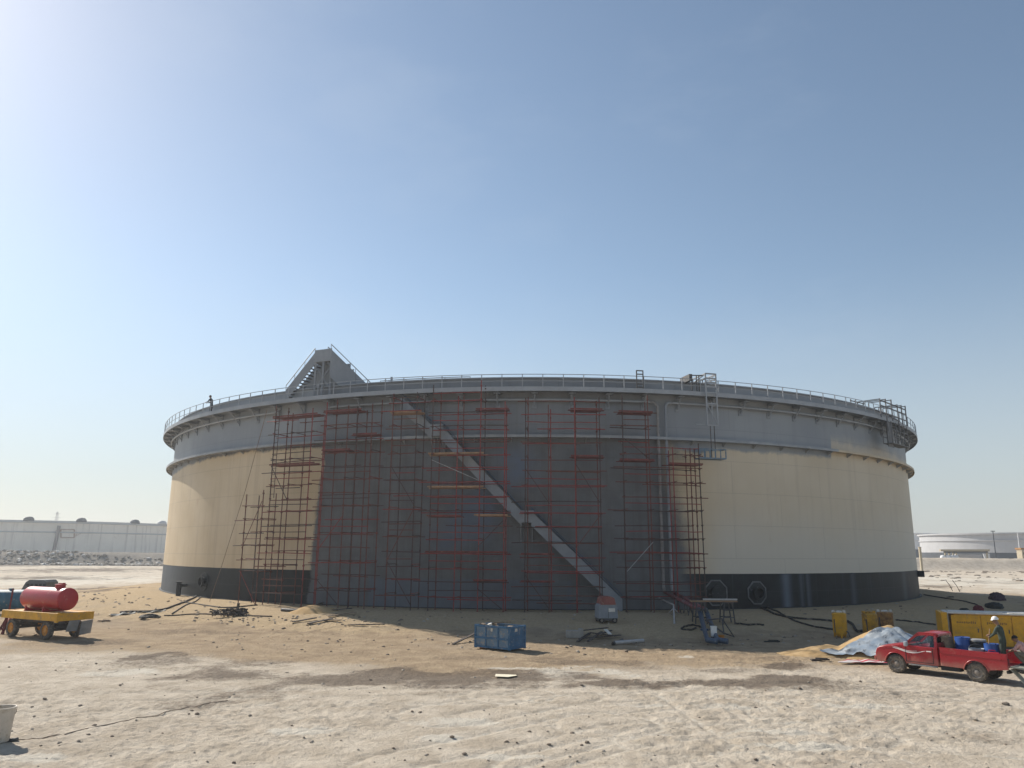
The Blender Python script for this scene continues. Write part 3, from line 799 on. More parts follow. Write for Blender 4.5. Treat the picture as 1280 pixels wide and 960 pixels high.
# raised platform with its two flights above the rim
gan = MB
def build_gantry():
    g = bpy.data.objects.new('rim_platform', None); COL.objects.link(g); g.parent = tank; g.matrix_basis = Matrix.Identity(4)
    Yp = 60.9
    a = atY(394, 438, Yp); b = atY(420, 437, Yp); zt, zb = a.z, atY(394, 453, Yp).z
    tdir = (b - a); tdir.z = 0; w = tdir.length; tdir.normalize()
    tdir = (TW(-22.5, TR, 0) - TW(-26, TR, 0)).normalized()
    rin = Vector((-tdir.y, tdir.x, 0))       # inwards
    P = a.copy(); P.z = 0
    def pt(s, d, z): return P + tdir * s + rin * d + Vector((0, 0, z))
    depth = 1.5
    mb = MB()
    for k in range(2):
        s0 = w * k / 2 + .01; s1 = w * (k + 1) / 2 - .01
        mb.bar(pt(s0, 0, (zt + zb) / 2), pt(s1, 0, (zt + zb) / 2), .04, zt - zb)
    mb.build('front_sheet', 'grey_paint', g, world=True)
    mb = MB(); mb.bar(pt(0, depth / 2, zb + .03), pt(w, depth / 2, zb + .03), depth, .06)
    mb.build('floor_plate', 'grey_paint', g, world=True)
    zdeck = 17.3
    # left flight, climbing along the rim
    run = 2.75
    def flight(o0, dirv, lat, width, top, bot, run, sheets):
        mb = MB()
        for d in sheets:
            lo = .45 if d == sheets[0] else 1.7
            q = [o0 + lat * d + Vector((0, 0, top - lo)), o0 + lat * d + Vector((0, 0, top + .55)), o0 + dirv * run + lat * d + Vector((0, 0, bot + .55)), o0 + dirv * run + lat * d + Vector((0, 0, bot - lo))]
            off = lat * .04
            mb.add(q + [v + off for v in q], [(0, 1, 2, 3), (4, 5, 6, 7), (0, 1, 5, 4), (1, 2, 6, 5), (2, 3, 7, 6), (3, 0, 4, 7)])
        mb.build('flight_side', 'grey_paint', g, world=True)
        mb = MB(); n = 13
        for i in range(n):
            t = (i + .5) / n; c = o0 + dirv * run * t + Vector((0, 0, top + (bot - top) * t - .1))
            mb.bar(c + lat * (sheets[0] + .05), c + lat * (sheets[-1] - .01), .24, .04)
        mb.build('flight_treads', 'steel_dark', g, world=True)
        mb = MB()
        for d in sheets:
            o1 = o0 + lat * (d + .02)
            mb.tube([o1 + Vector((0, 0, top + .95)), o1 + dirv * run + Vector((0, 0, bot + .95))], .035, 6)
            for t in (0.0, .35, .7, 1.0):
                c = o1 + dirv * run * t + Vector((0, 0, top + (bot - top) * t)); mb.tube([c + Vector((0, 0, .5)), c + Vector((0, 0, .95))], .025, 5)
        mb.build('flight_handrail', 'grey_paint_pale', g, world=True)
    flight(P + tdir * -.02, -tdir, rin, 1.2, zb + .25, zdeck - .1, run, (0.0, 1.2))
    # right flight, running inwards down to the floating roof
    inw = (rin * .80 + tdir * .60).normalized(); lat2 = Vector((inw.y, -inw.x, 0))
    o2 = P + tdir * (w - .62) + rin * .25
    flight(o2, inw, lat2, 1.0, zb + .30, zb - 4.6, 6.0, (0.0, .95))
    mb = MB()
    for s, d in ((.08, .1), (w - .08, .1), (.08, depth - .1), (w - .08, depth - .1), (w / 2, .1)):
        mb.bar(pt(s, d, 16.7), pt(s, d, zb), .16, .16, up=(0, 1, 0))
    mb.bar(pt(.1, .12, 17.6), pt(w - .1, .12, zb - .4), .08, .08); mb.bar(pt(w - .1, .12, 17.6), pt(.1, .12, zb - .4), .08, .08)
    mb.bar(pt(w + .1, depth, 16.8), pt(w + 1.1, depth, zb - .5), .1, .1)
    mb.bar(pt(-.02, 1.3, (16.9 + zb) / 2), pt(w + .02, 1.3, (16.9 + zb) / 2), .03, zb - 16.9)
    mb.bar(pt(-1.35, 1.35, 17.9), pt(w + 1.5, 1.35, 17.9), .03, 2.0); mb.bar(pt(-.5, 1.36, 19.2), pt(w + .9, 1.36, 19.2), .03, 1.2)
    mb.build('support_frame', 'grey_paint', g, world=True)
build_gantry()

# two risers coming down the shell and leading out to the ground
def riser(px, dx2, mat, zoff):
    t0, _, _ = cyl(px, 500, TR + .5); t1, _, _ = cyl(px, 735, TR + .5)
    t = (t0 + t1) / 2
    e = at(874 + dx2, 762, 1.25); f = at(884 + dx2 * 1.6, 800, .3)
    top = TW(t, TR + .38, 16.02)
    mb = MB(); pts = [TW(t + (-.75 if dx2 <= 0 else .75), TR + .38, 16.02), TW(t + (-.3 if dx2 <= 0 else .3), TR + .38, 16.0), TW(t, TR + .40, 15.7)]
    pts += [TW(t, TR + .40, z) for z in (12, 8, 4, 2.5)] + [TW(t, TR + .55, 2.12)]
    mb.tube(pts, .11, 10); mb.build('riser_pipe', 'riser_grey' if dx2 <= 0 else 'grey_paint', tank, smooth=True, world=True)
    s = TW(t, TR + .55, 2.12); mb = MB()
    mb.tube([s, s.lerp(e, .5), e], .12, 10); mb.build('riser_outlet', 'red_pipe', tank, smooth=True, world=True)
    mb = MB(); mb.tube([e, e.lerp(f, .15) + Vector((0, 0, .0)), f, f + Vector((.5, -.25, -.05))], .15, 10); mb.lathe([(.24, -.05), (.24, .05)], 14, org=f.lerp(e, .3))
    mb.build('riser_drop_leg', 'blue_pipe', tank, smooth=True, world=True, autosmooth=40)
    mb = MB()
    for q in (.4, .75):
        c = s.lerp(e, q); zz = gz(c.x, c.y); mb.bar(Vector((c.x - .15, c.y, zz - .05)), Vector((c.x, c.y, c.z - .1)), .07, .07); mb.bar(Vector((c.x + .2, c.y, zz - .05)), Vector((c.x, c.y, c.z - .1)), .07, .07)
    mb.build('pipe_trestle', 'steel_dark', tank, world=True)
riser(826, 0, 'pale_pipe', 0); riser(836, 8, 'grey_paint', .1)
# the thin drain branch left of the risers
a = cyl(824, 748, TR + .4)[2]; b = at(842, 756, 1.4); c = ground_at(843, 780)
mb = MB(); mb.tube([a, b, b - Vector((0, 0, .15)), c], .06, 8)
for d in (-.3, .35): mb.tube([b - Vector((0, 0, .2)), Vector((b.x + d, b.y + .2, gz(b.x + d, b.y)))], .035, 6)
mb.build('drain_branch', 'pale_pipe', tank, smooth=True, world=True)

# manholes and nozzles in the lowest course
def manhole(px, py, plate_r, hole_r, oct_, open_, mat='white_dirty'):
    th, z, p = cyl(px, py, TR)
    a = rad(th); Rm = Matrix(((math.cos(a), 0, math.sin(a)), (math.sin(a), 0, -math.cos(a)), (0, 1, 0)))   # local z -> outwards
    O = TW(th, TR, z)
    g = bpy.data.objects.new('manhole', None); COL.objects.link(g); g.parent = tank; g.matrix_basis = Matrix.Identity(4)
    n = 8 if oct_ else 28; rot = Matrix.Rotation(PI / 8, 3, 'Z')
    mb = MB(); mb.lathe([(plate_r, .0), (plate_r, .045), (hole_r + .02, .05), (hole_r + .02, .0)], n, Rm @ rot, O, cap=False); mb.build('reinforcing_plate', 'black_coat', g, world=True)
    mb = MB(); mb.lathe([(plate_r + .05, .0), (plate_r + .05, .06), (plate_r - .05, .065), (plate_r - .05, .0)], n, Rm @ rot, O, cap=False); mb.build('plate_weld', mat, g, world=True)
    mb = MB(); mb.lathe([(hole_r, -.05), (hole_r, .32), (hole_r + .12, .32), (hole_r + .12, .38), (hole_r - .02, .38), (hole_r - .04, -.05)], 28, Rm, O, cap=False)
    mb.lathe([(.001, .02 if open_ else .40), (hole_r - .03, .02 if open_ else .40), (hole_r - .03, .0 if open_ else .37)], 28, Rm, O, cap=False)
    mb.build('neck', 'black_coat', g, world=True)
M('plate_grey', (.13, .135, .14), .6, var=.3)
M('black_coat', (.012, .015, .018), .6, var=.3, dust=(.1, .11, .12), dust_amt=.2)
manhole(895, 741, .95, .42, True, False, 'plate_grey'); manhole(946, 741, .86, .38, True, True, 'plate_grey'); manhole(255, 727, .75, .36, False, True, 'black_coat')
for px, py, h in ((234, 733, 1.0),):
    th, z, p = cyl(px, py, TR); mb = MB()
    q = TW(th, TR + .7, z)
    mb.tube([TW(th, TR, z + .1), q + Vector((0, 0, .1))], .13, 10); mb.lathe([(.22, 0), (.22, .08)], 14, rotx(PI / 2), q + Vector((0, 0, .1)))
    if h > .8: mb.box(q + Vector((0, -.05, -.25)), (.34, .3, 1.25), bevel=.03); mb.tube([q + Vector((-.3, -.1, .4)), q + Vector((.25, -.1, .4))], .05, 8)
    mb.build('shell_nozzle', 'black_coat', tank, world=True)
mb = MB(); th, z, p = cyl(1152, 722, TR); mb.box(TW(61, TR + .3, 3.0), (.6, .6, .6), rotz(rad(61)), .04); mb.build('shell_valve', 'black_coat', tank, world=True)
# bottom annular lip
ring([(TR + .003, ZT - .3), (TR + .18, ZT - .3), (TR + .18, ZT + .05), (TR + .003, ZT + .05)]).build('bottom_lip', 'black_coat', tank)
# little gate frame on the rail
mb = MB()
for px in (796, 804):
    t, z, p = cyl(px, 480, R_DECK - .02); mb.bar(TW(t, R_DECK - .02, Z_DECK), TW(t, R_DECK - .02, 18.25), .08, .08, up=(0, 1, 0))
t0, t1 = cyl(796, 480, R_DECK)[0], cyl(804, 480, R_DECK)[0]
for z in (18.22, 17.95, 17.2, 16.95): mb.bar(TW(t0, R_DECK - .02, z), TW(t1, R_DECK - .02, z), .06, .08)
mb.build('rail_gate', 'steel_dark', tank, world=True)

# ------------------------------------------------------------------ scaffolds against the shell
RD, RR, DK, GV = 'scaffold_red', 'scaffold_rust', 'scaffold_dark', 'galvanised'
R_IN, R_OUT = TR + 1.22, TR + 2.35
def scaffold(label, pxs, tops, mats, planks, braces, z_first, skip=.12, ladder=None, extra_thin=None, seed=1):
    rnd = random.Random(seed)
    ths = [cyl(px, 650, R_OUT)[0] for px in pxs]
    c = TW((ths[0] + ths[-1]) / 2, (R_IN + R_OUT) / 2, 0); c.z = gz(c.x, c.y)
    root = thing('scaffold_tower', label, 'scaffold', c, 0, 'scaffold towers round the tank')
    rows = (R_IN, R_OUT)
    for i, th in enumerate(ths):
        for r in rows:
            tj = th + rnd.uniform(-.12, .12) + (.25 if r == R_IN else 0)
            b = TW(tj, r, 0); zg = gz(b.x, b.y) - .02; top = tops[i] + rnd.uniform(-.3, .35)
            mb = MB(); lean = rnd.uniform(-.07, .07)
            mb.tube([TW(tj, r, zg), TW(tj + lean, r, top)], .040, 6); mb.box((b.x, b.y, zg + .02), (.16, .16, .03))
            z = z_first
            while z < top - .2:
                q = TW(tj + lean * (z - zg) / (top - zg), r, z); mb.box(q, (.11, .11, .10), rotz(rad(tj))); z += 1.0
            mb.build('standard', rnd.choice(mats), root, world=True)
    z = z_first; lev = 0
    while z < max(tops) - .25:
        live = [i for i in range(len(ths)) if tops[i] > z + .1]
        if len(live) >= 2:
            for r in rows:
                if rnd.random() < skip: continue
                i0, i1 = live[0], live[-1]
                if rnd.random() < .28 and len(live) > 2:
                    if rnd.random() < .5: i0 += 1
                    else: i1 -= 1
                dz = rnd.uniform(-.10, .10); pts = []
                for i in range(i0, i1 + 1): pts.append(TW(ths[i], r + .05, z + dz + rnd.uniform(-.03, .03)))
                d0 = (pts[0] - pts[1]).normalized() * rnd.uniform(.1, 1.1); d1 = (pts[-1] - pts[-2]).normalized() * rnd.uniform(.1, .6)
                pts = [pts[0] + d0] + pts + [pts[-1] + d1]
                mb = MB(); mb.tube(pts, .036, 6); mb.build('ledger', rnd.choice(mats), root, world=True)
            if lev % 2 == 0 and rnd.random() < .75:
                i0, i1 = live[0], live[-1]; zz = z + rnd.uniform(.42, .55)
                if zz < max(tops) - .4:
                    mb = MB(); mb.tube([TW(ths[i], R_OUT + .05, zz + rnd.uniform(-.03, .03)) for i in range(i0, i1 + 1)], .032, 6); mb.build('ledger', rnd.choice(mats), root, world=True)
            if lev % 2 == 0:
                for i in live:
                    mb = MB(); mb.tube([TW(ths[i] + .1, R_IN - .3, z + .07), TW(ths[i] + .1, R_OUT + .25, z + .07)], .028, 6); mb.build('transom', rnd.choice(mats), root, world=True)
        z += 1.0; lev += 1
    for (i, j, z, m) in planks:
        t0, t1 = ths[i] - .4, ths[j] + .4
        mb = MB()
        for r in (R_IN + .15, R_IN + .5, R_IN + .85):
            mb.bar(TW(t0 + rnd.uniform(-.3, .3), r, z + .13), TW(t1 + rnd.uniform(-.3, .3), r, z + .13), .26, .045)
        mb.bar(TW(t0, R_OUT - .02, z + .2), TW(t1, R_OUT - .02, z + .2), .04, .10)
        mb.build('plank_deck', m, root, world=True)
    for (i, j, z0, z1, m) in braces:
        mb = MB(); mb.tube([TW(ths[i], R_OUT + .09, z0), TW(ths[j], R_OUT + .09, z1)], .028, 6); mb.build('brace', m, root, world=True)
    if ladder:
        th = ths[0]; mb = MB()
        for dt in (.1, .62): mb.tube([TW(th + dt, R_OUT + .06, ladder[0]), TW(th + dt, R_OUT + .06, ladder[1])], .026, 6)
        z = ladder[0] + .3
        while z < ladder[1]: mb.tube([TW(th + .1, R_OUT + .06, z), TW(th + .62, R_OUT + .06, z)], .022, 5); z += .5
        mb.build('ladder', DK, root, world=True)
    return root, ths

scaffold('low rust brown scaffold bay at the far left end, against the cream shell', [306, 327], [9.1, 9.4], [RR, RR, DK], [], [(0, 1, 5.0, 8.6, RR), (0, 1, 3.3, .9, RD)], 3.2, .05, seed=3)
scaffold('tall rust brown scaffold standing mostly in front of the cream shell', [335, 358, 384], [15.9, 15.6, 15.4], [RR, RR, DK, RD], [(0, 2, 11.2, 'plank_red'), (0, 2, 15.0, 'plank_red')], [(0, 1, 11.3, 8.6, DK)], 1.75, .04, seed=5, ladder=(8.8, 15.7))
scaffold('tall dark red scaffold on the grey shell where it meets cream', [401, 428, 440, 461], [16.1, 15.8, 15.2, 15.9], [RR, RD, DK, RR], [(0, 2, 15.1, 'plank_red'), (0, 1, 12.1, 'plank_red'), (2, 3, 13.2, 'plank_red')], [(0, 1, 5, 7.3, RD), (0, 1, 2.8, 1.1, DK)], 2.1, .10, seed=8)
scaffold('tall scaffold with an orange plank deck just below the top of the stairway', [487, 517], [16.3, 16.2], [RR, RD, DK], [(0, 1, 14.75, 'plank_wood')], [(0, 1, 10.9, 8.1, DK), (1, 0, 7.8, 4.3, RR), (0, 1, 4.1, 1.2, DK)], 1.9, .05, seed=9)
scaffold('bright red scaffold with several plank decks, tallest red one at centre', [538, 570, 598, 629], [16.6, 16.2, 17.0, 15.6], [RD, RD, RD, RR, DK], [(0, 2, 11.6, 'plank_wood'), (0, 2, 9.2, 'plank_wood'), (2, 3, 14.8, 'plank_red'), (0, 3, 4.65, 'plank_red'), (2, 3, 2.75, 'plank_red'), (0, 1, 7.15, 'plank_red'), (2, 3, 7.2, 'plank_wood')], [(0, 2, 11.3, 9.8, GV), (2, 3, 2.4, 1.0, DK), (2, 3, 5.2, 7.0, DK)], 1.7, .06, seed=11)
scaffold('red scaffold without wooden decks crossing in front of the middle of the stairway', [657, 687, 720, 750], [15.9, 15.0, 15.7, 15.9], [RD, RR, RR, DK, RD], [(0, 1, 4.55, 'plank_red'), (0, 1, 2.7, 'plank_red'), (2, 3, 14.8, 'plank_red'), (2, 3, 11.4, 'plank_red')], [(0, 1, 10.6, 8.2, DK), (2, 3, 11.0, 8.3, DK), (0, 1, 3.3, 1.0, DK), (2, 3, 5.2, 7.4, RR)], 1.5, .16, seed=14)
scaffold('red scaffold at the right end, beside two vertical pipes on grey shell', [782, 815, 845, 866, 877], [15.9, 16.1, 12.2, 12.6, 12.4], [RR, RD, DK, RR], [(0, 1, 14.7, 'plank_red'), (0, 1, 11.2, 'plank_red'), (2, 4, 11.0, 'plank_red')], [(0, 1, 12.9, 11.4, DK), (0, 1, 3.6, 5.6, GV)], 1.8, .12, seed=17)

# guy rope of the left scaffold
a = cyl(334, 512, R_OUT)[2]; b = cyl(277, 708, TR + 1.6)[2]; b2 = ground_at(262, 752)
mb = MB(); mb.tube([a, a.lerp(b, .5) + Vector((.1, 0, -.15)), b, b2], .022, 5)
tag(mb.build('guy_rope', 'rope_tan', origin=b2), 'thin slanting guy rope left of the scaffolds, across the cream shell', 'rope')

# ------------------------------------------------------------------ hanging work platforms on the rim
def bars(mb, pts_pairs, w): 
    for p, q in pts_pairs: mb.bar(p, q, w, w)
r1 = R_DECK + .30; r0 = TR - .45
tL, tR = cyl(883, 500, r1)[0], cyl(896, 500, r1)[0]
loc = TW((tL + tR) / 2, r1, 17.8)
hp = thing('hanging_platform', 'grey rim frame with a small blue railed basket hanging on rods below it', 'hanging platform', loc, 0, 'hanging platforms on the tank rim')
mb = MB()
for t in (tL, tR):
    mb.bar(TW(t, r1, 14.2), TW(t, r1, 18.25), .10, .10, up=(0, 1, 0)); mb.bar(TW(t, r0, 17.7), TW(t, r0, 18.2), .10, .10, up=(0, 1, 0))
    mb.bar(TW(t, r0, 18.2), TW(t, r1, 18.2), .09, .09); mb.bar(TW(t, r0, 17.85), TW(t, r1, 17.85), .09, .09); mb.bar(TW(t, r0, 17.9), TW(t, r1, 18.15), .05, .05)
for z in (18.22, 17.86, 17.55, 17.2, 16.75, 15.9, 14.25): mb.bar(TW(tL, r1, z), TW(tR, r1, z), .08, .10)
mb.bar(TW(tL, r1, 17.2), TW(tR, r1, 17.55), .05, .05); mb.bar(TW(tL - 1.1, r1 - .2, 14.3), TW(tR, r1 - .2, 14.3), .08, .08)
mb.bar(TW(tL, r1, 15.9), TW(tR, r1, 14.3), .05, .05)
tm = (tL + tR) / 2
mb.bar(TW(tm, r1, 14.3), TW(tm, r1, 16.0), .06, .06, up=(0, 1, 0))
mb.build('rim_frame', 'grey_paint_pale', hp, world=True)
mb = MB()
for px in (868, 874, 877):
    t = cyl(px, 480, r1)[0]; mb.bar(TW(t, R_DECK - .1, Z_DECK + .05), TW(t, R_DECK - .1, 18.1), .07, .07, up=(0, 1, 0))
t = cyl(867, 480, r1)[0]; mb.bar(TW(t, r0, 17.95), TW(t, r1 - .4, 17.95), .25, .5); mb.bar(TW(t, R_DECK - .1, 18.1), TW(tL, R_DECK - .1, 18.15), .07, .07); mb.bar(TW(t, R_DECK - .1, 17.3), TW(tL, R_DECK - .1, 18.1), .05, .05)
mb.build('counterweight_frame', 'steel_dark', hp, world=True)
mb = MB()
for k in (.25, .62):
    t = tL + (tR - tL) * k; mb.tube([TW(t, r1, 14.3), TW(t, r1, 11.8)], .035, 6)
mb.build('hanger_rods', 'steel_dark', hp, world=True)
mb = MB(); b0, b1 = cyl(871, 566, r1)[0], cyl(904, 566, r1)[0]
for rr_ in (r1 - .35, r1 + .35):
    for k in range(6): t = b0 + (b1 - b0) * k / 5; mb.bar(TW(t, rr_, 11.72), TW(t, rr_, 12.42), .07, .07, up=(0, 1, 0))
    for z in (11.72, 12.4): mb.bar(TW(b0, rr_, z), TW(b1, rr_, z), .07, .10 if z < 12 else .06)
mb.bar(TW(b0, r1, 11.70), TW(b1, r1, 11.70), .66, .05)
for t in (b0, b1): mb.bar(TW(t, r1 - .35, 12.4), TW(t, r1 + .35, 12.4), .06, .06)
mb.build('basket', 'blue_pale', hp, world=True)

tt = [cyl(px, 515, r1)[0] for px in (1101, 1108, 1115, 1122, 1127, 1132)]
loc = TW(tt[2], r1, 17.8)
hp2 = thing('hanging_platform', 'cluster of dark upright frames hooked over the rim near the right edge', 'hanging platform', loc, 0, 'hanging platforms on the tank rim')
mb = MB()
for k, t in enumerate(tt):
    top = 18.3 + .12 * (k % 3)
    mb.bar(TW(t, r1, 15.5 if k in (1, 3) else 16.6), TW(t, r1, top), .085, .085, up=(0, 1, 0)); mb.bar(TW(t, r0, 17.8), TW(t, r0, top - .1), .08, .08, up=(0, 1, 0))
    mb.bar(TW(t, r0, top - .05), TW(t, r1, top - .05), .07, .07)
for z in (18.15, 17.7, 17.1): mb.bar(TW(tt[0], r1, z), TW(tt[-1], r1, z), .08, .09)
mb.bar(TW(tt[0] - 2.2, TR - .3, 18.15), TW(tt[1], TR - .3, 18.2), .06, .08); mb.bar(TW(tt[0] - 2.0, TR - .3, 17.95), TW(tt[1], TR - .3, 18.0), .05, .05)
for t in (tt[0] - 2.1, tt[0] - 1): mb.bar(TW(t, TR - .3, 17.7), TW(t, TR - .3, 18.3), .07, .07, up=(0, 1, 0))
mb.build('rim_frame', 'frame_grey', hp2, world=True)
mb = MB()
u0, u1 = cyl(1112, 540, r1)[0], cyl(1131, 540, r1)[0]
for k in range(5):
    t = u0 + (u1 - u0) * k / 4
    for rr_ in (r1 - .6, r1 + .2): mb.bar(TW(t, rr_, 14.5), TW(t, rr_, 16.4), .06, .06, up=(0, 1, 0))
for z in (14.5, 15.1, 15.7, 16.35):
    for rr_ in (r1 - .6, r1 + .2): mb.bar(TW(u0, rr_, z), TW(u1, rr_, z), .055, .055)
mb.bar(TW(u0, r1 - .2, 14.48), TW(u1, r1 - .2, 14.48), .8, .05)
mb.bar(TW(u0, r1 - .2, 15.3), TW(u0 + 1.6, r1 - .2, 15.3), .05, 2.2)
mb.build('work_cage', 'frame_grey', hp2, world=True)

# ------------------------------------------------------------------ people
def person_mesh(name, joints, bones, mats_of_bone, mats, parent, extra=None):
    """one continuous skinned body; joints: name -> (xyz, radius)"""
    names = list(joints); idx = {n: i for i, n in enumerate(names)}
    me = bpy.data.meshes.new(name + '_skeleton')
    me.from_pydata([joints[n][0] for n in names], [(idx[a], idx[b2]) for a, b2 in bones], [])
    o = bpy.data.objects.new(name + '_skeleton', me); COL.objects.link(o)
    sk = o.modifiers.new('skin', 'SKIN'); sk.use_smooth_shade = True
    lay = me.skin_vertices[0] if me.skin_vertices else None
    if lay is None:
        bpy.context.view_layer.objects.active = o
        bm = bmesh.new(); bm.from_mesh(me); bm.verts.layers.skin.verify(); bm.to_mesh(me); bm.free(); lay = me.skin_vertices[0]
    for n in names:
        r = joints[n][1]; lay.data[idx[n]].radius = r if isinstance(r, tuple) else (r, r); lay.data[idx[n]].use_root = (n == 'pelvis')
    sb = o.modifiers.new('sub', 'SUBSURF'); sb.levels = 2; sb.render_levels = 2
    dg = bpy.context.evaluated_depsgraph_get(); ev = o.evaluated_get(dg)
    m2 = bpy.data.meshes.new_from_object(ev); m2.name = name
    bpy.data.objects.remove(o, do_unlink=True)
    bm = bmesh.new(); bm.from_mesh(m2)
    if extra: extra(bm)
    bm.to_mesh(m2); bm.free()
    m2.materials.clear()
    for m in mats: m2.materials.append(MATS[m])
    segs = [(Vector(joints[a][0]), Vector(joints[b2][0]), mats_of_bone(a, b2)) for a, b2 in bones]
    for f in m2.polygons:
        c = f.center; best = (1e9, 0)
        for a, b2, mi in segs:
            d = b2 - a; t = max(0, min(1, (c - a).dot(d) / max(d.length_squared, 1e-9))); dd = (a + d * t - c).length
            if dd < best[0]: best = (dd, mi)
        f.material_index = best[1]
    m2.shade_smooth()
    r = bpy.data.objects.new(name, m2); COL.objects.link(r)
    if parent is not None: r.parent = parent
    return r

def hand_joints(J, B, wrist, side, d, spread):
    """a palm with four unequal bent fingers and a thumb"""
    d = Vector(d).normalized(); sp_ = Vector(spread).normalized(); nrm = d.cross(sp_)
    w = Vector(J[wrist][0]); palm = w + d * .075
    J['palm' + side] = (tuple(palm), (.036, .022)); B.append((wrist, 'palm' + side))
    for k, (o, ln) in enumerate(((-.03, .065), (-.01, .078), (.012, .072), (.032, .055))):
        k1 = palm + sp_ * o + d * .03; k2 = k1 + d * ln * .55 + nrm * ln * .3; k3 = k2 + d * ln * .2 + nrm * ln * .4
        for nm, q in (('a', k1), ('b', k2), ('c', k3)): J['finger%s%d%s' % (side, k, nm)] = (tuple(q), .0095)
        B += [('palm' + side, 'finger%s%da' % (side, k)), ('finger%s%da' % (side, k), 'finger%s%db' % (side, k)), ('finger%s%db' % (side, k), 'finger%s%dc' % (side, k))]
    t1 = w + d * .04 - sp_ * .045; t2 = t1 + d * .045 - sp_ * .02 + nrm * .02
    J['thumb%sa' % side] = (tuple(t1), .012); J['thumb%sb' % side] = (tuple(t2), .010); B += [(wrist, 'thumb%sa' % side), ('thumb%sa' % side, 'thumb%sb' % side)]

def face_bits(hc, fwd, up, r):
    """nose, ears, brow and chin as shaped lumps on the head"""
    f = Vector(fwd).normalized(); u = Vector(up).normalized(); s = f.cross(u)
    def ex(bm):
        for c, sc in ((hc + f * r * 1.0 - u * .01, (.02, .016, .03)), (hc + s * r * .92, (.012, .02, .032)), (hc - s * r * .92, (.012, .02, .032)), (hc + f * r * .82 + s * .034 + u * .022, (.013, .013, .008)), (hc + f * r * .82 - s * .034 + u * .022, (.013, .013, .008)), (hc + f * r * .88 - u * .055, (.028, .012, .009))):
            bmesh.ops.create_uvsphere(bm, u_segments=8, v_segments=6, radius=1.0, matrix=Matrix.Translation(c) @ Matrix.Diagonal((sc[0], sc[1], sc[2], 1)))
    return ex

def body(pel, chest, neck, head, lsh, lel, lwr, rsh, rel, rwr, lhip, lkn, lan, ltoe, rhip, rkn, ran, rtoe, bulk=1.0):
    k = bulk
    pel, chest, neck, head = map(Vector, (pel, chest, neck, head))
    J = {'pelvis': (tuple(pel), (.155 * k, .125 * k)), 'waist': (tuple(pel.lerp(chest, .45)), (.145 * k, .115 * k)), 'chest': (tuple(chest), (.165 * k, .125 * k)), 'neck': (tuple(neck), .062), 'jaw': (tuple(neck.lerp(head, .6)), .078), 'head': (tuple(head), .098), 'crown': (tuple(head + (head - neck).normalized() * .075), .075),
         'shoulderL': (lsh, .078 * k), 'elbowL': (lel, .052 * k), 'wristL': (lwr, .034), 'shoulderR': (rsh, .078 * k), 'elbowR': (rel, .052 * k), 'wristR': (rwr, .034),
         'hipL': (lhip, .105 * k), 'kneeL': (lkn, .072 * k), 'ankleL': (lan, .052), 'toeL': (ltoe, .042), 'hipR': (rhip, .105 * k), 'kneeR': (rkn, .072 * k), 'ankleR': (ran, .052), 'toeR': (rtoe, .042)}
    B = [('pelvis', 'waist'), ('waist', 'chest'), ('chest', 'neck'), ('neck', 'jaw'), ('jaw', 'head'), ('head', 'crown'), ('chest', 'shoulderL'), ('shoulderL', 'elbowL'), ('elbowL', 'wristL'), ('chest', 'shoulderR'), ('shoulderR', 'elbowR'), ('elbowR', 'wristR'),
         ('pelvis', 'hipL'), ('hipL', 'kneeL'), ('kneeL', 'ankleL'), ('ankleL', 'toeL'), ('pelvis', 'hipR'), ('hipR', 'kneeR'), ('kneeR', 'ankleR'), ('ankleR', 'toeR')]
    return J, B

def mat_pick(shirt, trouser, skin, shoe, long_sleeve=True):
    def f(a, b2):
        s = a + b2
        if 'finger' in s or 'palm' in s or 'thumb' in s: return skin
        if 'toe' in s: return shoe
        if 'hip' in s or 'knee' in s or ('pelvis' in s and 'waist' in s): return trouser
        if 'neck' in s and 'chest' in s: return shirt
        if 'neck' in s or 'jaw' in s or 'crown' in s: return skin
        if 'elbow' in s and 'wrist' in s: return shirt if long_sleeve else skin
        return shirt
    return f

def cap_of(hc, up, fwd, r, mat, name, parent, brim=True):
    u = Vector(up).normalized(); f = Vector(fwd).normalized(); s = f.cross(u).normalized(); f = u.cross(s)
    R = Matrix((f, s, u)).transposed(); mb = MB()
    prof = [(r * 1.14, 0)] + [(r * 1.14 * math.cos(a), r * 1.2 * math.sin(a)) for a in (.25, .55, .85, 1.15, 1.4)] + [(.001, r * 1.2)]
    mb.lathe(prof, 20, R, hc, cap=False)
    if brim:
        n = 16; vs = []; 
        for k in range(n + 1):
            a = -1.3 + 2.6 * k / n; 
            vs += [R @ Vector((r * 1.12 * math.cos(a), r * 1.12 * math.sin(a), .004)) + hc, R @ Vector((r * (1.15 + .42 * math.cos(a)) * math.cos(a), r * 1.22 * math.sin(a), -.012)) + hc]
        mb.add(vs, [(2 * k, 2 * k + 1, 2 * k + 3, 2 * k + 2) for k in range(n)])
    return mb.build(name, mat, parent, smooth=True)

# ------------------------------------------------------------------ red pickup
TRK_RZ = math.atan2(.766, -.643)
TRK = Vector((17.93, 33.55, 0))
trk_z = gz(TRK.x, TRK.y)
nose_z = (gz(TRK.x + 1.5 * math.cos(TRK_RZ), TRK.y + 1.5 * math.sin(TRK_RZ)) + gz(TRK.x - 1.5 * math.cos(TRK_RZ), TRK.y - 1.5 * math.sin(TRK_RZ))) / 2
TRK.z = nose_z
pk = thing('pickup_truck', 'dusty red single cab pickup with a long loaded bed and white side stripes', 'pickup truck', TRK, TRK_RZ)

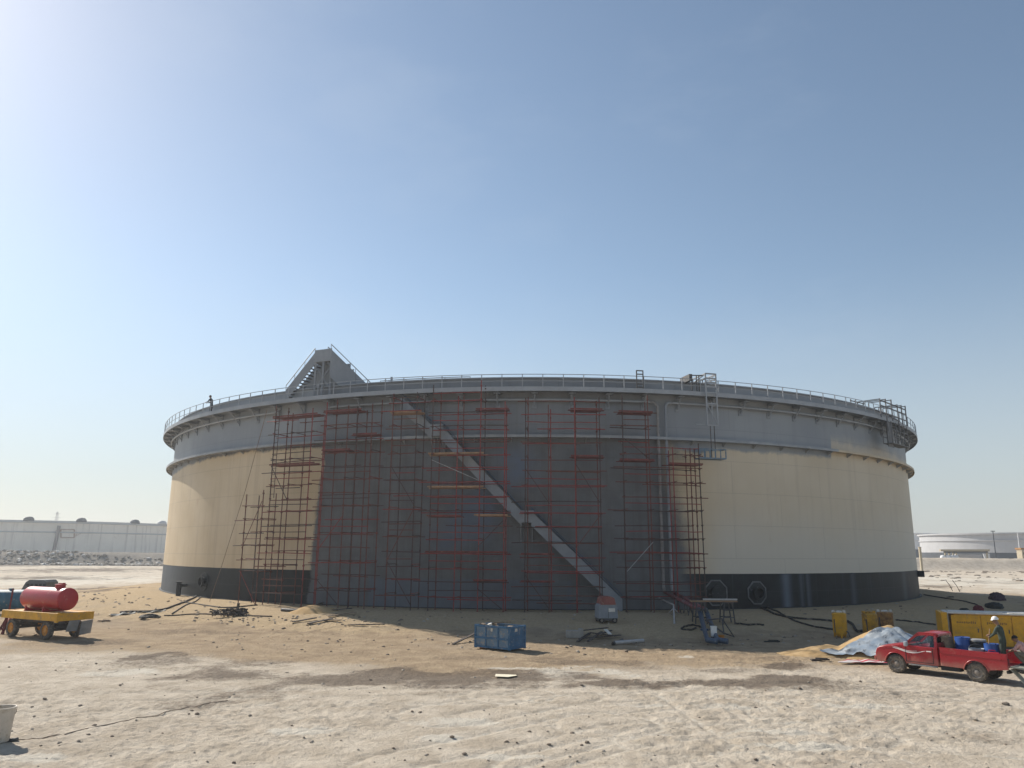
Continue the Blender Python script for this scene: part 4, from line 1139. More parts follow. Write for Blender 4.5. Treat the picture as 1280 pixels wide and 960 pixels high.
def layered(poly, layers, xf):
    """side outline swept across the width with inset outer layers"""
    mb = MB(); n = len(poly); cx = sum(p[0] for p in poly) / n; cz = sum(p[1] for p in poly) / n
    vs = []
    for y, inset in layers:
        for (x, z, keep) in poly:
            ix = x + (cx - x) * inset * (0 if keep else 1); iz = z + (cz - z) * inset * (0 if keep else 1)
            vs.append(xf(ix, y, iz))
    fs = [tuple(range(n))[::-1], tuple(range((len(layers) - 1) * n, len(layers) * n))]
    for l in range(len(layers) - 1):
        for i in range(n):
            a = l * n + i; b2 = l * n + (i + 1) % n; fs.append((a, b2, b2 + n, a + n))
    mb.add(vs, fs); return mb

def arch(cx, cz, r, a0, a1, n=12): return [(cx + r * math.cos(a0 + (a1 - a0) * k / n), cz + r * math.sin(a0 + (a1 - a0) * k / n), True) for k in range(n + 1)]
FA, RA, AXZ = 1.545, -1.545, .37
front = [(-.17, .44, False), (1.06, .42, False)] + arch(FA, AXZ, .44, PI - .12, .15) + [(2.22, .36, False), (2.40, .42, False), (2.46, .55, False), (2.45, .72, False), (2.38, .90, False), (2.22, 1.00, False), (1.90, 1.07, False), (1.50, 1.13, False), (1.22, 1.17, False), (.9, 1.15, False), (-.17, 1.14, False)]
def fxf(x, y, z):
    k = 1 - .16 * max(0, (x - 1.75) / .7) ** 2; crown = (.035 * (1 - (y / .88) ** 2) if z > .9 and x > 1.0 else 0)
    bulge = .02 if .6 < z < 1.0 else 0
    return (x, y * k * (1 + bulge), z + crown)
layered(front, [(-.87, .05), (-.855, .015), (-.80, 0), (-.4, 0), (0, 0), (.4, 0), (.80, 0), (.855, .015), (.87, .05)], fxf).build('body', 'truck_red', pk, smooth=True, autosmooth=28)
# cab: pillars, roof, rear wall, inside
mb = MB()
mb.cur = 0
def pillar(p, q, w, h): mb.bar(p, q, w, h)
for s in (-1, 1):
    pillar((1.20, .80 * s, 1.13), (.60, .66 * s, 1.66), .07, .09); pillar((-.10, .82 * s, 1.10), (-.06, .67 * s, 1.66), .10, .18)
    pillar((.60, .655 * s, 1.665), (-.12, .665 * s, 1.67), .07, .08)
roof = [(.70, 1.625), (.55, 1.685), (.25, 1.715), (-.05, 1.705), (-.16, 1.66)]
vs = []; cols = [-.70, -.62, -.35, 0, .35, .62, .70]
for x, z in roof:
    for y in cols: vs.append((x, y, z - .065 * (abs(y) / .70) ** 3))
n = len(cols); fs = [(i * n + k, i * n + k + 1, (i + 1) * n + k + 1, (i + 1) * n + k) for i in range(len(roof) - 1) for k in range(n - 1)]
top_n = len(vs); vs += [(x, y, z - .05) for x, y, z in vs]
fs += [tuple(q + top_n for q in f) for f in fs]
edge = [k for k in range(n)] + [i * n + n - 1 for i in range(1, len(roof))] + [(len(roof) - 1) * n + k for k in range(n - 2, -1, -1)] + [i * n for i in range(len(roof) - 2, 0, -1)]
fs += [(edge[i], edge[(i + 1) % len(edge)], edge[(i + 1) % len(edge)] + top_n, edge[i] + top_n) for i in range(len(edge))]
mb.add(vs, fs)
mb.box((-.145, 0, 1.22), (.06, 1.58, .22)); mb.box((-.135, 0, 1.63), (.06, 1.32, .08))
mb.build('cab', 'truck_red', pk, smooth=True, autosmooth=30)
def pane(name, pts, th=(0, 0, .006)):
    m2 = MB(); o = Vector(th); p = [Vector(q) for q in pts]; m2.add(p + [q + o for q in p], [(0, 1, 2, 3), (7, 6, 5, 4), (0, 1, 5, 4), (1, 2, 6, 5), (2, 3, 7, 6), (3, 0, 4, 7)])
    return m2.build(name, 'window_glass', pk)
pane('windscreen', [(1.18, -.77, 1.16), (1.18, .77, 1.16), (.63, .63, 1.64), (.63, -.63, 1.64)])
for s in (-1, 1): pane('side_window', [(1.12, .795 * s, 1.15), (-.02, .815 * s, 1.13), (-.01, .675 * s, 1.63), (.62, .665 * s, 1.63)], (0, .006, 0))
pane('rear_window', [(-.13, -.72, 1.34), (-.13, .72, 1.34), (-.12, .62, 1.58), (-.12, -.62, 1.58)], (.006, 0, 0))
for s in (-1, 1):
    m2 = MB(); m2.box((.18, .38 * s, 1.08), (.14, .48, .62), roty(-.2), .05); m2.box((.14, .38 * s, 1.47), (.10, .26, .18), roty(-.15), .04); m2.build('seat', 'interior_dark', pk)
m2 = MB(); m2.lathe([(.19, -.015), (.205, 0), (.19, .015), (.175, 0), (.19, -.015)], 20, roty(-1.05), (.72, .38, 1.20), cap=False); m2.bar((.72, .38, 1.2), (.95, .38, 1.08), .04, .04); m2.bar((.72, .2, 1.2), (.72, .56, 1.2), .03, .03); m2.build('steering_wheel', 'black_plastic', pk)
m2 = MB(); m2.box((1.0, 0, 1.12), (.3, 1.45, .12), None, .04); m2.build('dashboard', 'interior_dark', pk)
# door: shut lines, handle, mirror, sill
for s in (-1, 1):
    m2 = MB()
    y = .888 * s
    for x, z0, z1 in ((1.10, .52, 1.13), (.02, .52, 1.12)): m2.box((x, y, (z0 + z1) / 2), (.018, .014, z1 - z0))
    m2.box((.56, y, .52), (1.08, .014, .018)); m2.build('door_seam', 'interior_dark', pk)
    m2 = MB(); m2.box((.16, .905 * s, .98), (.2, .03, .045), None, .012); m2.build('door_handle', 'decal_white', pk)
    m2 = MB(); m2.box((1.02, .98 * s, 1.22), (.14, .20, .20), None, .05); m2.bar((1.06, .82 * s, 1.16), (1.02, .93 * s, 1.2), .05, .05); m2.build('wing_mirror', 'grey_bucket', pk, smooth=True, autosmooth=40)
    m2 = MB(); m2.box((.46, .845 * s, .40), (1.15, .08, .06), None, .02); m2.build('sill', 'grey_plate', pk)
    # white swoosh along the door
    pts = [(1.62, 1.02), (1.42, .99), (1.2, .93), (1.0, .885), (.8, .875), (.6, .90), (.42, .955), (.3, .985)]; wd = [.012, .028, .036, .034, .03, .028, .02, .008]
    m2 = MB(); vs = []
    for (x, z), w_ in zip(pts, wd): vs += [(x, .892 * s, z - w_ * .7), (x, .892 * s, z + w_ * .7)]
    m2.add(vs, [(2 * i, 2 * i + 1, 2 * i + 3, 2 * i + 2) for i in range(len(pts) - 1)])
    vs = []
    for (x, z), w_ in zip(pts[:6], wd[:6]): vs += [(x + .04, .892 * s, z - w_ * .4 + .06), (x + .04, .892 * s, z + w_ * .25 + .06)]
    m2.add(vs, [(2 * i, 2 * i + 1, 2 * i + 3, 2 * i + 2) for i in range(5)]); m2.build('side_stripe', 'decal_white', pk)
    m2 = MB(); m2.box((2.30, .66 * s, .87), (.22, .20, .13), rotz(.35 * s) @ roty(.35), .05); m2.build('headlight', 'lamp_clear', pk, smooth=True, autosmooth=50)
    # wheel-arch lips
    for cx in (FA, RA):
        m2 = MB(); m2.tube([(cx + .45 * math.cos(a), .872 * s, AXZ + .45 * math.sin(a)) for a in [.12 + (PI - .24) * k / 14 for k in range(15)]], .022, 6); m2.build('arch_lip', 'truck_red', pk, smooth=True)
m2 = MB(); m2.box((2.46, 0, .50), (.12, 1.50, .20), None, .05); m2.build('front_bumper', 'truck_red', pk); m2 = MB(); m2.box((2.435, 0, .79), (.06, .85, .16), None, .02)
for k in range(3): m2.box((2.47, 0, .74 + .05 * k), (.02, .8, .02))
m2.build('grille', 'black_plastic', pk)
# load bed
side = [(-.24, .50, False), (-.24, 1.16, False), (-2.68, 1.12, False), (-2.68, .56, False), (-2.0, .50, False)] + arch(RA, AXZ, .45, .15, PI - .15)[::1] + [(-1.06 - 0, .48, False)]
side = [(-.24, .48, False), (-1.08, .46, False)] + arch(RA, AXZ, .45, .2, PI - .2) + [(-2.05, .50, False), (-2.68, .58, False), (-2.68, 1.12, False), (-.24, 1.16, False)]
m2 = MB()
for s in (-1, 1):
    l = layered(side, [(.80 * s, 0), (.855 * s, 0), (.872 * s, .02)], lambda x, y, z: (x, y, z)); m2.add(l.v, l.f); m2.box((-1.46, .835 * s, 1.15), (2.44, .075, .035), roty(-.016))
    m2.bar((-.3, .877 * s, .98), (-2.6, .877 * s, .95), .02, .025)
m2.box((-.27, 0, .86), (.05, 1.62, .55)); m2.box((-1.46, 0, .66), (2.40, 1.6, .06)); m2.build('load_bed', 'truck_red', pk)
m2 = MB(); m2.box((0.2, .35, .42), (3.9, .1, .14)); m2.box((0.2, -.35, .42), (3.9, .1, .14)); m2.box((-.55, .55, .40), (.75, .35, .22), None, .03); m2.box((-2.62, 0, .48), (.10, 1.5, .10)); m2.tube([(FA, -.7, AXZ), (FA, .7, AXZ)], .05, 8); m2.tube([(RA, -.7, AXZ), (RA, .7, AXZ)], .07, 8)
m2.box((1.55, 0, .55), (1.3, 1.2, .4)); m2.build('chassis', 'interior_dark', pk)
m2 = MB(); m2.box((-2.98, 0, .665), (.56, 1.56, .05), roty(-.05), .01); m2.build('tailgate', 'tailgate_grey', pk)
m2 = MB()
for s in (-1, 1): m2.box((-2.70, .80 * s, .86), (.03, .10, .26), None, .01)
m2.build('tail_light', 'maroon_tarp', pk)
m2 = MB(); m2.box((-2.95, .62, .36), (.66, .40, .03), roty(-.85), .008); m2.build('rear_flap', 'tailgate_grey', pk)
def wheel(parent, x, y, z, r, w, tyre_m, rim_m, side, hub=.5):
    R = rotx(-PI / 2 * side)
    t = MB(); rr = r
    t.lathe([(rr * .60, -w / 2), (rr * .88, -w / 2), (rr * .97, -w * .36), (rr, -w * .2), (rr, w * .2), (rr * .97, w * .36), (rr * .88, w / 2), (rr * .60, w / 2), (rr * .60, -w / 2)], 32, R, (x, y, z), cap=False)
    for k in range(28):
        a = 2 * PI * k / 28; c = Vector((x + rr * math.cos(a), y, z + rr * math.sin(a))); t.box(c, (.02, w * .75, .05), roty(-a))
    o = t.build('wheel', tyre_m, parent, smooth=True, autosmooth=35)
    t = MB(); d = w / 2
    t.lathe([(rr * .62, -d * .6), (rr * .62, d * .8), (rr * .57, d * .85), (rr * .52, d * .45), (rr * .30, d * .35), (rr * .26, d * .75), (rr * .12, d * .95), (.001, d * .95)], 28, R, (x, y, z), cap=True)
    for k in range(6):
        a = 2 * PI * k / 6; t.lathe([(.018, 0), (.018, .03)], 6, R, (x + rr * .36 * math.cos(a), y + side * d * .38, z + rr * .36 * math.sin(a)))
    t.build('rim', rim_m, o, smooth=True, autosmooth=35)
    return o
for x in (FA, RA):
    for s in (-1, 1): wheel(pk, x, .76 * s, AXZ, .37, .22, 'tyre_dusty', 'rim_grey', s)

TM = Matrix.Translation(TRK) @ Matrix.Rotation(TRK_RZ, 4, 'Z')
def tw(x, y, z): return TM @ Vector((x, y, z))
BED = .692
def drum(name, label, cat, loc, r, h, mat, lid=None, group=None, ribs=True):
    t = thing(name, label, cat, loc, random.uniform(0, 3), group)
    m2 = MB(); pr = [(r * .97, 0), (r, .03)]
    if ribs:
        for f in (.33, .66): pr += [(r, h * f - .03), (r * 1.035, h * f), (r, h * f + .03)]
    pr += [(r, h - .03), (r * .98, h), (r * .9, h - .02), (.001, h - .02)]
    m2.lathe(pr, 24); m2.build('drum_wall', mat, t, smooth=True, autosmooth=40)
    if lid: m2 = MB(); m2.lathe([(r * 1.04, h - .05), (r * 1.05, h + .01), (r * .9, h + .03), (.001, h + .035)], 24); m2.build('lid', lid, t, smooth=True, autosmooth=40)
    else: m2 = MB(); m2.lathe([(.04, h - .02), (.04, h + .015)], 10, org=(r * .55, 0, 0)); m2.lathe([(.025, h - .02), (.025, h + .012)], 8, org=(-r * .55, 0, 0)); m2.build('bung', mat, t)
    return t
drum('plastic_drum', 'dark blue drum in the pickup bed closest to the cab', 'drum', tw(-.78, -.15, BED), .29, .88, 'blue_drum', None, 'drums in the pickup bed')
drum('plastic_drum', 'black lidded drum standing in the middle of the pickup bed', 'drum', tw(-1.30, -.30, BED), .29, .80, 'black_plastic', 'grey_plate', 'drums in the pickup bed')
drum('plastic_drum', 'bright blue drum standing next to the worker in the pickup bed', 'drum', tw(-1.93, .10, BED), .27, .74, 'blue_drum', None, 'drums in the pickup bed')
t = thing('steel_bucket', 'pale grey bucket in the pickup bed in front of the black drum', 'bucket', tw(-1.42, .25, BED)); m2 = MB(); m2.lathe([(.24, 0), (.29, .5), (.30, .52), (.27, .5), (.23, .03), (.001, .03)], 24); m2.build('bucket_wall', 'grey_bucket', t, smooth=True, autosmooth=40); m2 = MB(); m2.tube([(.3 * math.cos(a), .03, .5 + .18 * math.sin(a)) for a in [PI * k / 10 for k in range(11)]], .008, 5); m2.build('handle', 'steel_dark', t)
t = thing('jerrycan', 'red jerrycan lying in the pickup bed beside the bright blue drum', 'jerrycan', tw(-2.08, .56, BED), TRK_RZ + .2); m2 = MB(); m2.box((0, 0, .23), (.48, .26, .46), None, .05); m2.build('can_body', 'red_paint', t); m2 = MB(); m2.tube([(-.12, 0, .45), (-.1, 0, .53), (.1, 0, .53), (.12, 0, .45)], .02, 6); m2.build('handle', 'red_paint', t); m2 = MB(); m2.lathe([(.035, .45), (.035, .50)], 10, org=(.19, 0, 0)); m2.build('cap', 'black_plastic', t)
m2 = MB()
for k in range(3): m2.bar(tw(-.42 - .02 * k, -.1 + .24 * k, BED), tw(-.33, -.12 + .24 * k, BED + .86), .2, .035, up=(0, 1, 0))
tag(m2.build('plank', 'old_wood', origin=tw(-.42, .1, BED)), 'weathered boards leaning against the front wall of the pickup bed', 'boards')
m2 = MB(); a = tw(-1.75, .62, BED); m2.box(a + Vector((0, 0, .18)), (.22, .16, .36), rotz(TRK_RZ), .02)
tag(m2.build('wooden_block', 'plank_wood', origin=a), 'small orange wooden block by the near bed side of the pickup', 'block')

# worker standing in the bed, looking towards the cab, both hands on a shovel
wk_loc = tw(-2.36, .12, BED)
wk = thing('person', 'worker in green coverall and white helmet standing in the pickup bed', 'person', wk_loc, TRK_RZ)
J, B = body((0, 0, .90), (.06, 0, 1.24), (.10, 0, 1.46), (.18, 0, 1.60), (.08, .20, 1.39), (.20, .26, 1.13), (.40, .17, 1.00), (.08, -.20, 1.39), (.22, -.24, 1.15), (.42, -.02, 1.08), (0, .10, .86), (.03, .12, .47), (-.02, .13, .06), (.16, .15, .03), (0, -.10, .86), (.05, -.12, .47), (.0, -.13, .06), (.18, -.15, .03))
hand_joints(J, B, 'wristL', 'L', (.7, -.7, -.25), (0, .3, 1)); hand_joints(J, B, 'wristR', 'R', (.8, .4, -.25), (0, -.3, 1))
hc = Vector((.19, 0, 1.62))
person_mesh('body', J, B, mat_pick(0, 0, 1, 2), ['coverall', 'skin', 'black_plastic'], wk, face_bits(hc, (1, 0, -.1), (0, 0, 1), .10))
cap_of(hc + Vector((0, 0, .045)), (.1, 0, 1), (1, 0, 0), .115, 'helmet_white', 'helmet', wk)
sh = thing('shovel', 'shovel with a pale wooden shaft held by the worker in the pickup bed', 'shovel', tw(-1.88, .26, BED), TRK_RZ)
m2 = MB(); m2.tube([(.10, .0, .12), (-.02, -.15, 1.06), (-.05, -.19, 1.3)], .02, 8); m2.build('shaft', 'plank_wood', sh)
m2 = MB(); m2.add([(.0, -.09, .20), (.0, .09, .20), (.06, .10, .02), (.10, 0, .005), (.06, -.10, .02), (.02, 0, .22)], [(0, 5, 1), (0, 4, 3, 5), (1, 5, 3, 2)]); m2.build('blade', 'steel_dark', sh)
# man squatting on the lowered tailgate
mn = thing('person', 'man in pink shirt squatting on the lowered tailgate behind the standing worker', 'person', tw(-3.0, -.12, .70), TRK_RZ)
J, B = body((-.10, 0, .36), (.10, 0, .68), (.20, 0, .86), (.29, 0, .95), (.12, .20, .80), (.28, .25, .56), (.48, .15, .48), (.12, -.20, .80), (.28, -.25, .58), (.50, -.12, .52), (-.06, .11, .34), (.32, .17, .48), (.0, .15, .07), (.19, .17, .035), (-.06, -.11, .34), (.32, -.17, .48), (.0, -.15, .07), (.19, -.17, .035))
hand_joints(J, B, 'wristL', 'L', (.8, -.3, -.4), (0, 1, .2)); hand_joints(J, B, 'wristR', 'R', (.8, .3, -.4), (0, -1, .2))
hc = Vector((.30, 0, .97))
person_mesh('body', J, B, mat_pick(0, 1, 2, 3, False), ['shirt_pink', 'trousers', 'skin', 'black_plastic'], mn, face_bits(hc, (.95, 0, -.3), (.3, 0, .95), .10))
cap_of(hc + Vector((-.01, 0, .01)), (.15, 0, 1), (1, 0, 0), .10, 'hair', 'hair', mn, False)
# man leaning on the rail of the tank's walkway
tm, _, _ = cyl(263, 512, R_DECK - .35)
wl = TW(tm, R_DECK - .42, Z_DECK + .004)
wm = thing('person', 'man in dark clothes on the walkway leaning on the left rail', 'person', wl, rad(tm) - PI / 2 - .9)
J, B = body((0, 0, .90), (.05, 0, 1.24), (.12, 0, 1.47), (.18, 0, 1.61), (.08, .20, 1.40), (.24, .24, 1.14), (.44, .16, 1.10), (.08, -.20, 1.40), (.22, -.25, 1.15), (.42, -.16, 1.10), (0, .10, .86), (.02, .12, .47), (-.03, .13, .06), (.15, .15, .03), (0, -.10, .86), (.05, -.12, .47), (.0, -.13, .06), (.18, -.15, .03))
hand_joints(J, B, 'wristL', 'L', (.8, -.3, -.2), (0, 1, 0)); hand_joints(J, B, 'wristR', 'R', (.8, .3, -.2), (0, -1, 0))
hc = Vector((.19, 0, 1.63))
person_mesh('body', J, B, mat_pick(0, 0, 1, 2), ['navy_cloth', 'skin', 'black_plastic'], wm, face_bits(hc, (1, 0, -.1), (0, 0, 1), .10))
cap_of(hc + Vector((-.01, 0, .02)), (.05, 0, 1), (1, 0, 0), .105, 'hair', 'hair', wm, False)

# ------------------------------------------------------------------ red water bowser on a yellow trailer
bz = rad(-28.0)
bo = Vector((-26.30, 45.55, 0)); bo.z = gz(bo.x, bo.y)
bw = thing('water_bowser', 'four wheeled yellow trailer carrying a red cylindrical tank', 'bowser trailer', bo, bz)
LX, WY = 2.55, 1.0
m2 = MB()
for s in (-1, 1): m2.box((0, s * WY, 1.22), (2 * LX, .10, .42), None, .015)
for s in (-1, 1): m2.box((s * LX, 0, 1.22), (.10, 2 * WY + .12, .42), None, .015)
m2.box((LX - .05, -WY - .03, 1.20), (.22, .12, .50), None, .02); m2.box((0, 0, 1.38), (2 * LX, 2 * WY, .05)); m2.build('deck_frame', 'yellow_paint', bw)
m2 = MB()
for s in (-1, 1): m2.box((0, s * .42, .92), (4.5, .12, .20))
for x in (-1.75, 1.45): m2.tube([(x, -.85, .48), (x, .85, .48)], .07, 8); m2.box((x, 0, .68), (.5, .9, .22)); m2.bar((x - .45, -.5, .78), (x + .45, -.5, .66), .1, .06); m2.bar((x - .45, .5, .78), (x + .45, .5, .66), .1, .06)
m2.build('running_gear', 'steel_dark', bw)
for x in (-1.75, 1.45):
    for s in (-1, 1): wheel(bw, x, s * .82, .48, .48, .27, 'tyre_dusty', 'rim_orange', s)
m2 = MB(); m2.bar((-LX, 0, 1.0), (-LX - 1.3, 0, .6), .1, .1); m2.bar((-LX, .5, 1.0), (-LX - 1.2, 0, .62), .08, .08); m2.bar((-LX, -.5, 1.0), (-LX - 1.2, 0, .62), .08, .08); m2.lathe([(.1, -.03), (.14, 0), (.1, .03), (.06, 0), (.1, -.03)], 14, None, (-LX - 1.38, 0, .6), cap=False); m2.build('drawbar', 'red_paint', bw)
m2 = MB(); m2.box((LX + .02, -.1, .72), (.04, .62, .62), roty(.35), .01); m2.build('mudflap', 'grey_plate', bw); m2 = MB(); m2.box((LX + .12, .62, .60), (.04, .66, .78), roty(.30) @ rotx(.12), .01); m2.build('mudflap', 'grey_plate', bw)
m2 = MB(); Rx = roty(PI / 2); tr_ = .61; tz = 1.50 + tr_
m2.lathe([(.001, -2.02), (tr_ * .6, -1.98), (tr_ * .93, -1.86), (tr_, -1.74), (tr_, 1.66), (tr_ * 1.01, 1.665), (tr_ * 1.01, 1.70), (tr_ * .985, 1.74), (tr_ * .6, 1.80), (.001, 1.82)], 40, Rx, (.05, -.05, tz))
tk = m2.build('water_tank', 'red_paint', bw, smooth=True, autosmooth=35)
m2 = MB(); m2.lathe([(.26, -.1), (.26, .14), (.30, .14), (.30, .18), (.24, .19), (.001, .20)], 20, None, (.95, -.05, tz + tr_)); m2.box((.95, -.05, tz + tr_ + .22), (.34, .08, .05)); m2.lathe([(.07, 0), (.07, .16)], 10, None, (1.15, .02, tz + tr_ + .1)); m2.build('hatch', 'red_paint', tk, smooth=True, autosmooth=35)
for x in (-1.1, .55):
    m2 = MB(); m2.prism([(-.62, 1.405), (.62, 1.405), (.60, 1.70), (.45, 1.58), (.2, 1.51), (-.2, 1.51), (-.45, 1.58), (-.60, 1.70)], x - .05, x + .05, lambda a, b2, d: (d, a - .05, b2)); m2.build('saddle', 'red_paint', bw)

# things behind the bowser at the left edge
p = at(-18, 765, .15); p.z = gz(p.x, p.y)
bt = thing('blue_tank', 'dark blue horizontal cylinder at the left edge behind the red bowser', 'tank', p, .12)
m2 = MB(); m2.lathe([(.001, -2.3), (.6, -2.25), (.80, -2.0), (.80, 2.0), (.6, 2.25), (.001, 2.3)], 32, roty(PI / 2), (0.6, 0, 1.0)); m2.build('tank_body', 'teal_tank', bt, smooth=True, autosmooth=35)
for x in (-1, 1.9): m2 = MB(); m2.box((x, 0, .2), (.2, 1.3, .5), None, .02); m2.build('cradle', 'steel_dark', bt)
m2 = MB(); m2.lathe([(.18, 0), (.18, .12), (.001, .13)], 16, None, (1.6, 0, 1.78)); m2.build('hatch', 'teal_tank', bt)
p = ground_at(38, 756)
cp = thing('compressor', 'low dark grey hooded machine with red base behind the red bowser', 'compressor', p, -.15)
m2 = MB(); m2.prism([(-2.6, .55), (2.0, .55), (2.0, 1.3), (-.2, 1.3), (-1.0, .95), (-2.6, .85)], -.8, .8, lambda a, b2, d: (a, d, b2)); m2.build('base_frame', 'red_paint', cp)
m2 = MB(); m2.prism([(-.5, 1.303), (1.9, 1.303), (1.85, 1.95), (1.6, 2.15), (.2, 2.15), (-.15, 1.95)], -.72, .72, lambda a, b2, d: (a, d, b2)); hd = m2.build('hood', 'hood_grey', cp)
m2 = MB()
for k in range(5): m2.box((.1 + .4 * k, -.73, 1.72), (.28, .03, .2))
m2.build('vents', 'interior_dark', hd)
for x in (-1.2, 1.3):
    for s in (-1, 1): wheel(cp, x, s * .75, .32, .32, .2, 'rubber', 'rim_grey', s)
# red and dark post with drawbar at the very left edge
p = ground_at(3, 793); m2 = MB(); m2.bar(p, p + Vector((.0, .2, 1.0)), .12, .12, up=(0, 1, 0)); m2.bar(p + Vector((-.8, .4, .25)), p + Vector((.3, .1, .3)), .09, .1); m2.bar(p + Vector((.05, .2, .9)), p + Vector((.0, .4, 2.55)), .07, .07, up=(0, 1, 0))
m2.bar(p + Vector((-.5, .3, 0)), p + Vector((0, .2, .9)), .08, .08)
tag(m2.build('tow_frame', 'maroon_tarp', origin=p), 'dark red tow frame with an upright bar at the left edge', 'tow frame')

# ------------------------------------------------------------------ blue skip with its neighbours
A = at(637, 813, .1); A.z = 0; dl = Vector((-1.42, 2.05, 0)).normalized(); dr = Vector((1.18, .42, 0)).normalized()
dl = Vector((-.80, .60, 0)); dr = Vector((.60 + .2, .80 - .2, 0)).normalized(); dr = Vector((.60, .80, 0))
ang = math.atan2(-.60, .80)
LN, WD, HT = 2.25, 1.35, 1.06
sk_c = A + Vector((.80, -.60, 0)) * -LN / 2 + dr * WD / 2; sk_c.z = gz(sk_c.x, sk_c.y)
sk = thing('skip', 'open blue steel skip full of debris standing on sunlit sand', 'skip', sk_c, ang)
m2 = MB()
for s in (-1, 1): m2.box((0, s * (WD / 2 - .03), HT / 2 + .08), (LN - .08, .03, HT))
m2.box((-LN / 2 + .03, 0, HT / 2 + .08), (.03, WD - .08, HT)); m2.box((0, 0, .12), (LN - .06, WD - .06, .04)); m2.build('wall_panel', 'blue_pale', sk)
m2 = MB(); m2.box((LN / 2 - .03, 0, HT / 2 + .08), (.03, WD - .08, HT)); m2.build('end_panel', 'blue_paint', sk)
m2 = MB()
for sx in (-1, 1):
    for sy in (-1, 1): m2.box((sx * (LN / 2 - .04), sy * (WD / 2 - .04), HT / 2 + .08), (.11, .11, HT + .08))
for z in (.12, HT * .52, HT + .06):
    for s in (-1, 1): m2.box((0, s * (WD / 2 - .005), z), (LN, .07, .09)); m2.box((s * (LN / 2 - .005), 0, z + .004), (.07, WD, .09))
for x in (-.4, .4):
    for s in (-1, 1): m2.box((x, s * (WD / 2 - .008), HT / 2 + .08), (.08, .06, HT))
m2.build('frame', 'blue_paint', sk)
m2 = MB(); random.seed(4)
for k in range(26):
    m2.cur = random.choice([0, 1, 1, 2]); m2.box((random.uniform(-1, 1), random.uniform(-.55, .55), HT - .12 + random.uniform(0, .18)), (random.uniform(.1, .5), random.uniform(.1, .35), random.uniform(.05, .16)), rotz(random.uniform(0, 3)) @ rotx(random.uniform(-.4, .4)), .0)
m2.bar((-.9, .3, HT + .1), (.35, .45, HT + .24), .06, .06)
m2.v = [tuple(Matrix.Rotation(ang, 3, 'Z') @ Vector(v) + sk_c) for v in m2.v]
structure(m2.build('debris', ['white_dirty', 'old_wood', 'steel_dark'], origin=sk_c), 'stuff')
p = ground_at(603, 811)
t = thing('yellow_pail', 'small battered yellow pail beside the left corner of the blue skip', 'pail', p, .3); m2 = MB(); m2.lathe([(.15, 0), (.17, .2), (.165, .25), (.19, .48), (.17, .48), (.14, .04), (.001, .04)], 18); m2.build('pail_wall', 'orange_plastic', t, smooth=True, autosmooth=40); m2 = MB(); m2.tube([(.19 * math.cos(a), .1 * math.sin(a), .47 - .12 * math.sin(a)) for a in [PI * k / 8 for k in range(9)]], .01, 5); m2.build('handle', 'steel_dark', t)
a, b = ground_at(566, 806), ground_at(601, 797)
m2 = MB(); m2.bar(a + Vector((0, 0, .03)), b + Vector((0, 0, .38)), .16, .05); tag(m2.build('plank', 'dark_wood', origin=a), 'dark plank propped from the ground to the left side of the blue skip', 'plank')
p = ground_at(632, 846); m2 = MB(); vs = [Vector((x, y, .02 + .05 * abs(math.sin(x * 5 + y * 3)))) for x, y in ((-.42, -.2), (.1, -.3), (.45, -.1), (.4, .3), (-.1, .34), (-.4, .2))]
m2.add([v + p for v in vs] + [v + p - Vector((0, 0, .012)) for v in vs], [(0, 1, 2, 3, 4, 5), (11, 10, 9, 8, 7, 6)] + [(i, (i + 1) % 6, (i + 1) % 6 + 6, i + 6) for i in range(6)])
tag(m2.build('paper_sheet', 'paper', origin=p), 'crumpled cream paper sheet lying on open ground in front of the blue skip', 'paper')

# ------------------------------------------------------------------ welding set and debris in the shade
p = ground_at(758, 778)
ws = thing('welding_set', 'grey boxy machine with rusty red top at the foot of the stairway', 'machine', p, .15)
m2 = MB(); m2.prism([(-.62, .28), (.62, .28), (.60, 1.02), (.42, 1.22), (-.42, 1.22), (-.60, 1.02)], -.5, .5, lambda a, b2, d: (a, d, b2)); m2.build('housing', 'weld_grey', ws)
m2 = MB(); m2.prism([(-.5, 1.02), (.5, 1.02), (.40, 1.42), (.2, 1.52), (-.2, 1.52), (-.40, 1.42)], -.53, .53, lambda a, b2, d: (a, d, b2 + .003 + .08)); m2.build('hood', 'weld_red', ws)
m2 = MB(); m2.box((.22, -.51, .78), (.42, .03, .22)); m2.build('control_panel', 'white_dirty', ws); m2 = MB(); m2.box((0, -.505, .6), (.02, .02, .6)); m2.build('panel_seam', 'interior_dark', ws)
m2 = MB(); m2.box((0, 0, .20), (1.2, .9, .12)); m2.build('skid', 'steel_dark', ws)
for x in (-.42, .42):
    for s in (-1, 1): wheel(ws, x, s * .42, .16, .16, .1, 'rubber', 'rim_grey', s)
p = ground_at(717, 797); m2 = MB(); m2.box(p + Vector((0, 0, .2)), (.85, .5, .42), rotz(.1), .05); m2.box(p + Vector((.42, .1, .25)), (.2, .4, .5), rotz(.3), .04)
tag(m2.build('concrete_block', 'concrete', origin=p), 'pale concrete block in the shade left of the dark plank pile', 'block')
def timbers(specs, name, label, cat, mat, base):
    m2 = MB()
    for (x0, y0, x1, y1, w, h, z) in specs:
        a, b = ground_at(x0, y0), ground_at(x1, y1); m2.bar(a + Vector((0, 0, z)), b + Vector((0, 0, z + .05)), w, h)
    return tag(m2.build(name, mat, origin=base), label, cat)
rn = random.Random(5)
sp_ = [(722, 803, 737, 793), (724, 801, 776, 797), (735, 806, 752, 794), (738, 796, 770, 801), (748, 800, 764, 795), (728, 796, 760, 793)]
